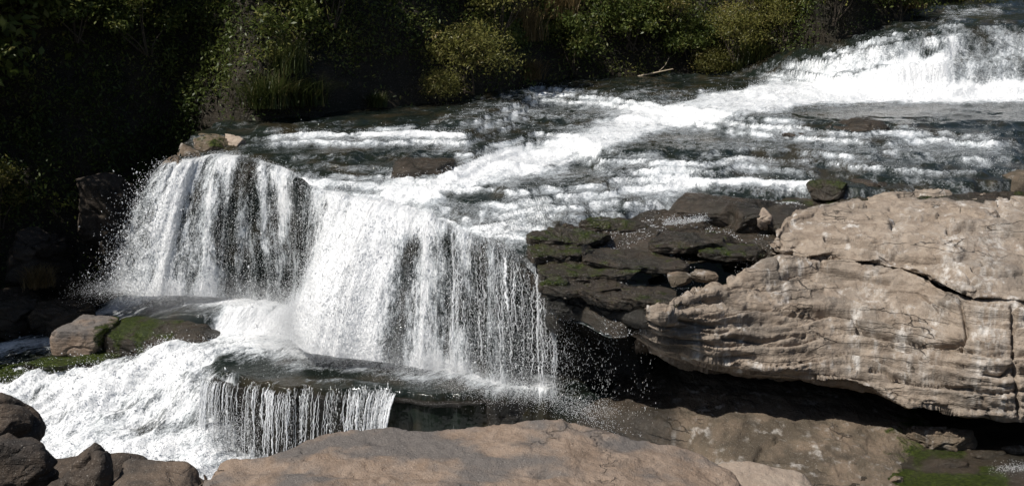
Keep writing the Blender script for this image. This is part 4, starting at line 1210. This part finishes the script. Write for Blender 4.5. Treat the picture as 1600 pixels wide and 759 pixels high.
rk("dark block carrying the wet film left of the outcrop nose", at(1225, 350, 3.35) + [0, 0.3, -0.1], (0.7, 0.9, 0.42), 321, M_WET, (0.15, 0.2, -0.3), sq=4, rough=0.14)
rk("small pale stone among the moss above the overhang", at(1062, 436, 2.9) + [0, 0.15, -0.05], (0.34, 0.32, 0.12), 323, M_DAMP, (0.1, 0, 0.3), sq=3, rough=0.2)
rk("second small pale stone close to the outcrop nose", at(1102, 432, 2.95) + [0, 0.2, -0.05], (0.36, 0.34, 0.12), 325, M_DAMP, (0, 0.1, -0.2), sq=3, rough=0.2)
rk("dark mossy knob at the lip where the white fall ends", at(868, 452, 2.78) + [0.05, 0.15, -0.02], (0.45, 0.4, 0.24), 327, M_WET, sq=3, rough=0.22, moss=0.2)
for lab, px_, py_, z_, sz_, rz_ in (("thin wet ledge slab right at the overhanging lip beside the fall's end", 905, 452, 2.80, (0.62, 0.55, 0.10), 0.2), ("jutting dark ledge slab at the lip halfway to the outcrop nose", 955, 466, 2.72, (0.60, 0.6, 0.12), -0.1),
        ("mossy ledge slab tucked against the outcrop nose", 1012, 474, 2.66, (0.55, 0.6, 0.12), 0.3), ("stepped wet slab one course above the lip slabs", 930, 428, 2.92, (0.9, 0.5, 0.11), 0.1), ("wide wet slab below the small trickle", 985, 412, 3.02, (0.95, 0.6, 0.11), -0.12),
        ("dark stepped slab at the fall's right edge", 880, 402, 3.08, (0.55, 0.6, 0.13), 0.25), ("green-topped slab under the little side stream", 1085, 384, 3.2, (0.8, 0.55, 0.12), 0.05), ("broken wet slab left of the small trickle", 890, 374, 3.28, (0.7, 0.5, 0.13), -0.2),
        ("flat wet slab in front of the leaning dark block", 1150, 398, 3.1, (0.6, 0.45, 0.1), 0.15)):
    boulder("ledge_rock", lab, at(px_, py_, z_) + [0, 0.35, -0.02], (sz_[0] * 1.45, sz_[1] * 1.3, sz_[2]), 600 + px_, M_WET, (0.02, 0.02, rz_ * 0.5), "rock ledge", "wet slabs stepping down beside the fall", sq=7, rough=0.5, facets=5, n=80, moss=0.06 if px_ % 10 else 0.2)
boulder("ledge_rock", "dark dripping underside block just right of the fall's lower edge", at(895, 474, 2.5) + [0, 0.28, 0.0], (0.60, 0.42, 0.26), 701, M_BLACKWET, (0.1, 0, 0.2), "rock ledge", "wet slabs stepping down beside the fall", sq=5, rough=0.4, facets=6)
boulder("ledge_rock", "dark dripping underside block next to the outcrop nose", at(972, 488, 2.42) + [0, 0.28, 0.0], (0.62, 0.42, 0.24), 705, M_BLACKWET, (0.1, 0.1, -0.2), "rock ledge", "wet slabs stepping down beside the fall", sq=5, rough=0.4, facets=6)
rk("dark boulder at the left foot of the upper right fall", at(1225, 122, 5.1) + [0, 0.4, -0.1], (0.9, 0.7, 0.42), 329, M_WET, (0, -0.15, 0), sq=2.8, rough=0.2)
rk("pale angular rim stone standing lowest on the far left edge of the falls", at(268, 262, 4.25) + [-0.12, 0.3, -0.25], (0.26, 0.5, 0.55), 331, M_DAMP, (0.1, 0.25, 0.5), sq=5, rough=0.18)
rk("flat pale rim slab next up along the left edge of the falls", at(300, 236, 4.6) + [-0.25, 0.55, -0.2], (0.30, 0.7, 0.2), 335, M_DAMP, (0.1, 0.3, 0.35), sq=5, rough=0.18)
rk("long mossy rim slab behind the pale ones at the left lip", at(335, 221, 4.75) + [-0.15, 0.6, -0.2], (0.6, 0.95, 0.25), 333, M_DAMP, (0, 0.12, 0.3), sq=5, rough=0.18, moss=0.2)
rk("pale chip of rock at the top of the left rim below the grass", at(362, 212, 4.9) + [0, 0.5, -0.28], (0.34, 0.5, 0.2), 337, M_PALE, (0.05, 0.1, 0.6), sq=5, rough=0.2)

# ------------------------------------------------------------------ far bank
cum = np.r_[0, np.cumsum(np.hypot(np.diff(BK[:, 0]), np.diff(BK[:, 1])))]
OUTV = np.array([(-0.15, 1.0)] * len(BK))
OUTV[:4] = (0.1, 1.0)
OUTV[10:14] = (-0.25, 1)
OUTV[15:] = (-0.35, 1)
PROF = [(-0.3, -1.2), (0.15, 0.1), (0.7, 1.2), (1.6, 2.6), (3.2, 4.8), (6, 8.0), (11, 12.5), (24, 18)]
st = []
for (x, y, z), (ox, oy) in zip(BANK, OUTV):
    zt = max(z, 3.0)
    row = []
    for k, (d_, h_) in enumerate(PROF):
        hh = z + h_ if k < 2 else z + h_ * (1 + (5.0 - z) / 8 if z < 5 else 1)
        row.append(np.array([x + ox * d_, y + oy * d_, hh]))
    st.append(row)
PBk = loft(st, 330, 90)
NB = gnormals(PBk)
if NB[150, 40, 1] > 0:
    NB = -NB
PBk = PBk + NB * (fbm(PBk, 0.45, 4, 401) * 0.7 * sstep(0.0, 0.1, np.linspace(0, 1, 90))[None, :])[..., None]
Zr = np.zeros(PBk.shape[:2])
link("river_bank", raw_mesh("river_bank", PBk, grid_faces(330, 90), {"moss": Zr, "wet": Zr, "stain": Zr}), M_SOIL, kind="structure")

# ground beneath everything, out to the horizon
gx, gy = np.meshgrid(np.r_[-900, -300, np.linspace(-100, 100, 41), 300, 900], np.r_[-600, -100, np.linspace(-20, 140, 33), 400, 1200], indexing='ij')
gz = np.full(gx.shape, -3.2) + np.clip((np.abs(gx) - 40) * 0.3, 0, 17) + np.clip((gy - 80) * 0.4, 0, 19)
gz = np.where(gy < 10, np.minimum(np.maximum(gz, -3.2 + (10 - gy) * 0.6), 7.5), gz)
gP = np.stack([gx, gy, gz], -1)
Zr = np.zeros(gx.shape)
link("ground", raw_mesh("ground", gP, grid_faces(*gx.shape), {"moss": Zr + 0.4, "wet": Zr, "stain": Zr}), M_SOIL, kind="structure")

# ------------------------------------------------------------------ plants
def leaves_mesh(name, C, size, up=0.35, aspect=2.2, tone=None, droop=0.0):
    N = len(C)
    a = rng.normal(size=(N, 3)) + [0, 0, -droop]
    a /= np.linalg.norm(a, axis=1, keepdims=True)
    nrm = rng.normal(size=(N, 3)) + np.array([0, -0.3, 1.0]) * up * 3
    b = np.cross(a, nrm)
    b /= np.linalg.norm(b, axis=1, keepdims=True) + 1e-9
    s = size[:, None]
    n2 = np.cross(b, a)
    V = np.stack([C - a * s, C + b * s / aspect + n2 * s * 0.12, C + a * s, C - b * s / aspect + n2 * s * 0.12], 1).reshape(-1, 3)
    F = np.arange(4 * N).reshape(-1, 4)
    t = rng.uniform(0, 1, N) if tone is None else tone
    return V, F, np.repeat(t, 4)

def tube(pts, r0, r1, k=5):
    pts = np.array(pts, float)
    n = len(pts)
    d = np.gradient(pts, axis=0)
    d /= np.linalg.norm(d, axis=1, keepdims=True) + 1e-9
    ref = np.where(np.abs(d[:, 2:3]) > 0.9, [[1, 0, 0]], [[0, 0, 1]])
    b = np.cross(d, ref)
    b /= np.linalg.norm(b, axis=1, keepdims=True) + 1e-9
    c = np.cross(d, b)
    r = np.linspace(r0, r1, n)[:, None, None]
    an = np.linspace(0, 2 * math.pi, k, endpoint=False)[None, :, None]
    V = pts[:, None, :] + r * (np.cos(an) * b[:, None, :] + np.sin(an) * c[:, None, :])
    return V.reshape(-1, 3), grid_faces(n, k, close=True)

def join(parts):
    V = []; F = []; o = 0
    for v, f in parts:
        V.append(v); F.append(f + o); o += len(v)
    return np.concatenate(V), np.concatenate(F)

def shrub_meshes(seed, n_clump, n_leaf, size, R=(1, 1, 1), up=0.35, droop=0.1, aspect=2.2, stems=6):
    r = np.random.default_rng(seed)
    d = r.normal(size=(n_clump, 3))
    d /= np.linalg.norm(d, axis=1, keepdims=True)
    d[:, 2] = np.abs(d[:, 2]) * 1.1 - 0.15
    rad = r.uniform(0.45, 1.05, n_clump)[:, None]
    cl = d * rad * np.array(R) + [0, 0, R[2] * 0.55]
    k = r.integers(0, n_clump, n_leaf)
    cs = r.uniform(0.10, 0.30, n_clump)
    C = cl[k] + r.normal(size=(n_leaf, 3)) * cs[k][:, None] * np.array([1, 1, 0.7])
    tone = np.clip(r.uniform(0, 1, n_clump)[k] * 0.6 + r.uniform(0, 0.5, n_leaf), 0, 1)
    V, F, t = leaves_mesh("f", C, size * r.uniform(0.6, 1.3, n_leaf), up, aspect, tone, droop)
    fol = raw_mesh("foliage", V, F, {"tone": t}, smooth=False)
    parts = []
    for q in range(stems):
        tip = cl[r.integers(0, n_clump)] * 0.95
        p0 = np.array([r.normal() * 0.06, r.normal() * 0.06, -0.3])
        mid = (p0 + tip) / 2 + r.normal(size=3) * 0.12
        parts.append(tube(catmull([p0, mid, tip], 8), 0.03, 0.008))
    v, f = join(parts)
    return fol, raw_mesh("stem", v, f)

SH = {
    "broad": shrub_meshes(1, 56, 4200, 0.064, (1.3, 1.0, 1.0)),
    "tall": shrub_meshes(2, 54, 4200, 0.058, (0.9, 0.9, 1.7), droop=0.3),
    "fine": shrub_meshes(3, 70, 4800, 0.050, (1.2, 1.0, 1.1), aspect=3.2, droop=0.2),
    "loose": shrub_meshes(4, 30, 2200, 0.075, (1.3, 1.0, 1.3), aspect=2.6),
}
def grass_meshes(seed, n, h, spread, lean=0.5, w=0.012):
    r = np.random.default_rng(seed)
    root = r.normal(size=(n, 3)) * [spread, spread, 0]
    az = r.uniform(0, 2 * math.pi, n)
    dirn = np.stack([np.cos(az), np.sin(az), az * 0], -1)
    L = h * r.uniform(0.5, 1.15, n)[:, None]
    ln = r.uniform(0.15, 1.0, n)[:, None] * lean
    side = np.stack([-np.sin(az), np.cos(az), az * 0], -1) * w
    P = []
    for t, ww in ((0, 1.0), (0.35, 0.9), (0.7, 0.65), (1.0, 0.1)):
        c = root + dirn * L * ln * (t ** 1.8) * 1.2 + np.array([0, 0, 1]) * L * (t - 0.45 * ln * t ** 2.4)
        P += [c - side * ww, c + side * ww]
    V = np.stack(P, 1).reshape(-1, 3)
    F = (np.arange(n)[:, None, None] * 8 + np.array([[0, 1, 3, 2], [2, 3, 5, 4], [4, 5, 7, 6]])[None]).reshape(-1, 4)
    return raw_mesh("blades", V, F, {"tone": np.repeat(r.uniform(0, 1, n), 8)}, smooth=False)
GR = {"tussock": grass_meshes(21, 900, 1.15, 0.28, 0.95), "reed": grass_meshes(22, 600, 1.8, 0.40, 0.6, 0.014), "drygrass": grass_meshes(23, 500, 1.0, 0.25, 0.9)}

def bank_point(px, py, lift=0.0):
    """where the survey line meets the bank surface"""
    bx, by = chart(PBk)
    d = (bx - px) ** 2 + (by - py) ** 2
    k = np.argmin(d + 0.0 * by)
    return PBk.reshape(-1, 3)[k] + [0, 0, lift]

def shrub(kind, label, px, py, s, mat, D=None, rz=0.0, sz=1.0, name="shrub", cat="shrub", group="shrubs on the far river bank"):
    p = bank_point(px, py) if D is None else atD(px, py, D)
    t = thing(name, label, cat, p + np.array([0, -0.55 * s, -0.15]), group)
    fol, stm = SH[kind]
    f2 = fol.copy()
    o = link("foliage", f2, mat, parent=t)
    link("stem", stm.copy(), M_BARK, parent=t)
    t.scale = (s, s, s * sz)
    t.rotation_euler = (0, 0, rz)
    return t

def tuft(kind, label, px, py, s, mat, D=None, rz=0.0, cat="grass tussock", name="grass_tussock"):
    p = bank_point(px, py) if D is None else atD(px, py, D)
    o = link(name, GR[kind].copy(), mat, label=label, category=cat, group="grass tussocks on the banks")
    o.location = tuple(float(q) for q in p + np.array([0, -0.15, -0.1]))
    o.scale = (s, s, s)
    o.rotation_euler = (0, 0, rz)
    return o

# undergrowth mass covering the bank
wgt = np.ones(PBk.shape[:2])
bx, by = chart(PBk)
vis = (bx > -500) & (bx < 2000) & (by > -260) & (np.arange(90)[None, :] > 8)
cl_noise = np.clip(fbm(PBk, 0.7, 3, 411) + 0.25, 0, 1)
tone0 = None
Qw, iw, jw = scatter_on(PBk, ((np.arange(90)[None, :] > 3) & (np.arange(90)[None, :] < 14)) * vis.any(axis=1)[:, None] * np.clip(fbm(PBk, 0.5, 2, 421) + 0.3, 0, 1), 22000)
Qw = Qw + NB[iw, jw] * rng.uniform(0, 0.5, len(Qw))[:, None] + rng.normal(size=Qw.shape) * 0.08
Q, i, j = scatter_on(PBk, vis * (0.14 + cl_noise) * (by > -160), 130000)
Q = Q + NB[i, j] * (rng.uniform(0, 0.75, len(Q)) * (0.3 + 1.3 * cl_noise[i, j]))[:, None] + rng.normal(size=Q.shape) * 0.06
Q = np.concatenate([Q, Qw])
tone = np.clip(0.5 + fbm(Q[None], 0.35, 2, 415)[0] * 0.9 + rng.normal(0, 0.22, len(Q)), 0, 1)
v, f, t = leaves_mesh("u", Q, rng.uniform(0.04, 0.10, len(Q)), 0.45, 2.6, tone, 0.2)
link("undergrowth", raw_mesh("undergrowth", v, f, {"tone": t}, smooth=False), M_LEAF, kind="stuff")

shrub("fine", "olive bushy shrub bulging over the water left of the bank's dark hollow", 735, 120, 1.35, M_LEAF2, rz=0.3)
shrub("fine", "low olive shrub at the waterline under the bulging one", 690, 150, 0.75, M_LEAF2, rz=1.3)
shrub("tall", "tall yellow-green shrub at the top of the frame above the bulging olive shrub", 780, 45, 1.3, M_LEAF2, rz=2.0)
shrub("broad", "dark broad-leaved shrub hanging over the still water by the driftwood", 990, 60, 1.35, M_LEAF, rz=0.9)
shrub("loose", "loose green shrub just left of the driftwood branch", 900, 95, 1.1, M_LEAF, rz=2.5)
shrub("broad", "green shrub above the right end of the driftwood branch", 1075, 85, 1.1, M_LEAF, rz=4.0)
shrub("fine", "grassy olive shrub overhanging the water left of the upper fall", 1145, 75, 1.35, M_LEAF2, rz=5.0)
shrub("fine", "rounded shrub at the edge of the upper fall's first cascade", 1225, 50, 1.2, M_LEAF2, rz=3.3)
shrub("tall", "yellowish upright shrub at the top edge above the upper fall's left end", 1300, 20, 1.2, M_LEAF2, rz=1.1)
shrub("broad", "low green shrub on the bank right behind the upper fall's crest", 1400, 15, 1.1, M_LEAF, rz=2.2)
shrub("fine", "brownish low shrub beside the thin white water at the top right", 1500, 4, 1.0, M_LEAF2, rz=0.2)
shrub("loose", "bright-leaved shrub in the dark behind the left lip of the falls", 460, 60, 1.2, M_LEAF, rz=1.7)
shrub("tall", "shaded tall shrub at the top of the frame over the left falls", 520, 20, 1.3, M_LEAF, rz=2.9)
shrub("broad", "leafy shrub with sunlit tips at the top left, right of the corner", 130, 35, 1.2, M_LEAF, rz=0.5)
shrub("broad", "leafy shrub at the top left corner with sunlit tips", 15, 25, 1.2, M_LEAF, rz=3.5)
shrub("loose", "hanging leafy shrub in the shade above the gully", 235, 60, 1.1, M_LEAF, rz=4.4)
shrub("loose", "dim shrub low on the shaded cliff at the left edge", 10, 330, 0.9, M_LEAF2, rz=4.9)
shrub("fine", "olive shrub filling the bank between the broad dark shrub and the driftwood's right end", 1035, 25, 1.2, M_LEAF2, rz=2.2)
shrub("fine", "small olive shrub at the waterline above the still water, right of the driftwood", 1110, 112, 0.8, M_LEAF2, rz=0.7)
shrub("tall", "yellow-green upright shrub at the top edge above the grassy overhang", 1185, 18, 1.15, M_LEAF2, rz=3.9)
shrub("loose", "airy green shrub at the top edge between the dry reeds and the broad dark shrub", 935, 22, 1.15, M_LEAF, rz=5.5)
tuft("drygrass", "pale grass clump hanging over the still water below the grassy overhang", 1150, 112, 0.9, M_GRASS, rz=4)
tuft("tussock", "large arching green grass tussock behind the left lip of the falls", 420, 170, 1.15, M_GRASS)
tuft("tussock", "arching grass tussock right of the largest one", 475, 158, 0.95, M_GRASS, rz=2)
tuft("reed", "thin upright grass above the two arching tussocks", 450, 105, 0.7, M_GRASS, rz=1)
tuft("drygrass", "small pale grass clump at the waterline between the tussocks and the olive shrub", 590, 160, 0.6, M_GRASS, rz=1)
tuft("reed", "dry brown upright grass at the top of the frame above the dark hollow", 870, 30, 1.0, M_DRY, rz=0.4)
tuft("reed", "dry brown grass stems left of the dark shrub at the top", 815, 60, 0.9, M_DRY, rz=2.4)
tuft("drygrass", "reddish dry grass drooping at the waterline right of the bulging olive shrub", 825, 125, 0.9, M_DRY, rz=3)
tuft("tussock", "grass hanging over the water left of the upper fall's boulder", 1180, 95, 1.1, M_GRASS, rz=3)
tuft("drygrass", "yellow grass at the top edge over the upper fall", 1420, 10, 0.9, M_DRY, rz=5)
tuft("drygrass", "dry drooping grass clump on the shaded gully rocks at the left", 65, 440, 0.7, M_DRY, D=35.5)

# driftwood branch on the far waterline
pts = [at(968, 127, 4.98), at(1000, 119, 5.15), at(1028, 113, 5.35), at(1052, 108, 5.6)]
v, f = tube(catmull(pts, 14), 0.045, 0.022, 7)
v2, f2 = tube(catmull([pts[2], pts[2] + [0.3, 0.2, 0.25], pts[2] + [0.5, 0.3, 0.6]], 6), 0.02, 0.008, 5)
v, f = join([(v, f), (v2, f2)])
link("driftwood_branch", raw_mesh("driftwood_branch", v, f), M_DRIFT, label="bare pale branch slanting out of the still water under the dark shrub", category="branch")

# shaded gully rocks and hanging roots on the left
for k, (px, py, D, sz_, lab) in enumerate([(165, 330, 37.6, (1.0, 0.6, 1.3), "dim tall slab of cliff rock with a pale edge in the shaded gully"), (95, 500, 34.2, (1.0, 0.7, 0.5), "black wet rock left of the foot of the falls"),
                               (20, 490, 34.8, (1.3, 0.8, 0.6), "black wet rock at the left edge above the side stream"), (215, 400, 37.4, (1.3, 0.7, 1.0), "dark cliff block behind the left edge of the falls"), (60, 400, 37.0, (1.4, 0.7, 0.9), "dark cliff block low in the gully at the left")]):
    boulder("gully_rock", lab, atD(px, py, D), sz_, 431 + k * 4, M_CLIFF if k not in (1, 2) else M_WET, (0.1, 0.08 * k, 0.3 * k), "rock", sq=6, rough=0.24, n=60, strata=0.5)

# tall trees added, mostly out of view, on the left bank to shade the gully
def tree(label, loc, h, cr, seed, mat=M_LEAF):
    r = np.random.default_rng(seed)
    t = thing("tree", label, "tree", loc, "trees on the left bank")
    top = np.array([r.normal() * 0.5, r.normal() * 0.5, h])
    trunk = catmull([np.array([0, 0, -1.0]), np.array([0.2, 0, h * 0.35]), top * [1, 1, 0.7], top], 16)
    parts = [tube(trunk, 0.32, 0.06, 8)]
    tips = []
    for k in range(16):
        f = r.uniform(0.35, 1.0)
        b0 = trunk[int(f * 15)]
        az = r.uniform(0, 6.28)
        ln = cr * r.uniform(0.55, 1.0) * (1.25 - 0.55 * f)
        tip = b0 + [math.cos(az) * ln, math.sin(az) * ln, r.uniform(-0.1, 0.5) * ln]
        parts.append(tube(catmull([b0, (b0 + tip) / 2 + [0, 0, 0.3], tip], 7), 0.09, 0.02, 5))
        for q in range(4):
            tips.append(b0 * (1 - (q + 1) / 4.4) + tip * (q + 1) / 4.4 + r.normal(size=3) * 0.45)
    v, f = join(parts)
    link("trunk", raw_mesh("trunk", v, f), M_BARK, parent=t)
    tips = np.array(tips)
    n = 5200
    k = r.integers(0, len(tips), n)
    C = tips[k] + r.normal(size=(n, 3)) * [0.55, 0.55, 0.4]
    v, f, tn = leaves_mesh("c", C, r.uniform(0.12, 0.24, n), 0.4, 2.0, np.clip(r.uniform(0, 1, len(tips))[k] * 0.6 + r.uniform(0, .5, n), 0, 1), 0.2)
    link("crown", raw_mesh("crown", v, f, {"tone": tn}, smooth=False), mat, parent=t)
for k, (x, y, z, h, c) in enumerate([(-17.5, 38.5, 3, 9.5, 3.6), (-21.5, 36.5, 1, 13, 4.2), (-20, 41, 7, 9, 4.2), (-14.5, 42.5, 8, 7.5, 3.8), (-25, 40, 6, 11, 4.5), (-10.5, 44, 9, 7, 3.6), (-6.5, 46.5, 10, 7, 3.6), (-23.5, 33.5, 0, 12, 4.0), (-18.6, 33.2, -0.5, 12.5, 3.4), (-19.5, 30.6, -1.0, 9.5, 3.2)]):
    tree(["spreading tree on the gully slope just past the left edge", "tall tree farther left, outside the photograph's left edge", "tree high on the left bank behind the gully", "leaning tree above the gully's shaded cliff",
          "big tree at the back of the left bank", "tree over the head of the gully", "tree crowning the bank above the left falls", "tall tree at the near end of the left bank", "leafy tree shading the gully from beyond the left edge", "shorter tree nearest the river on the left bank"][k], (x, y, z), h, c, 500 + k)
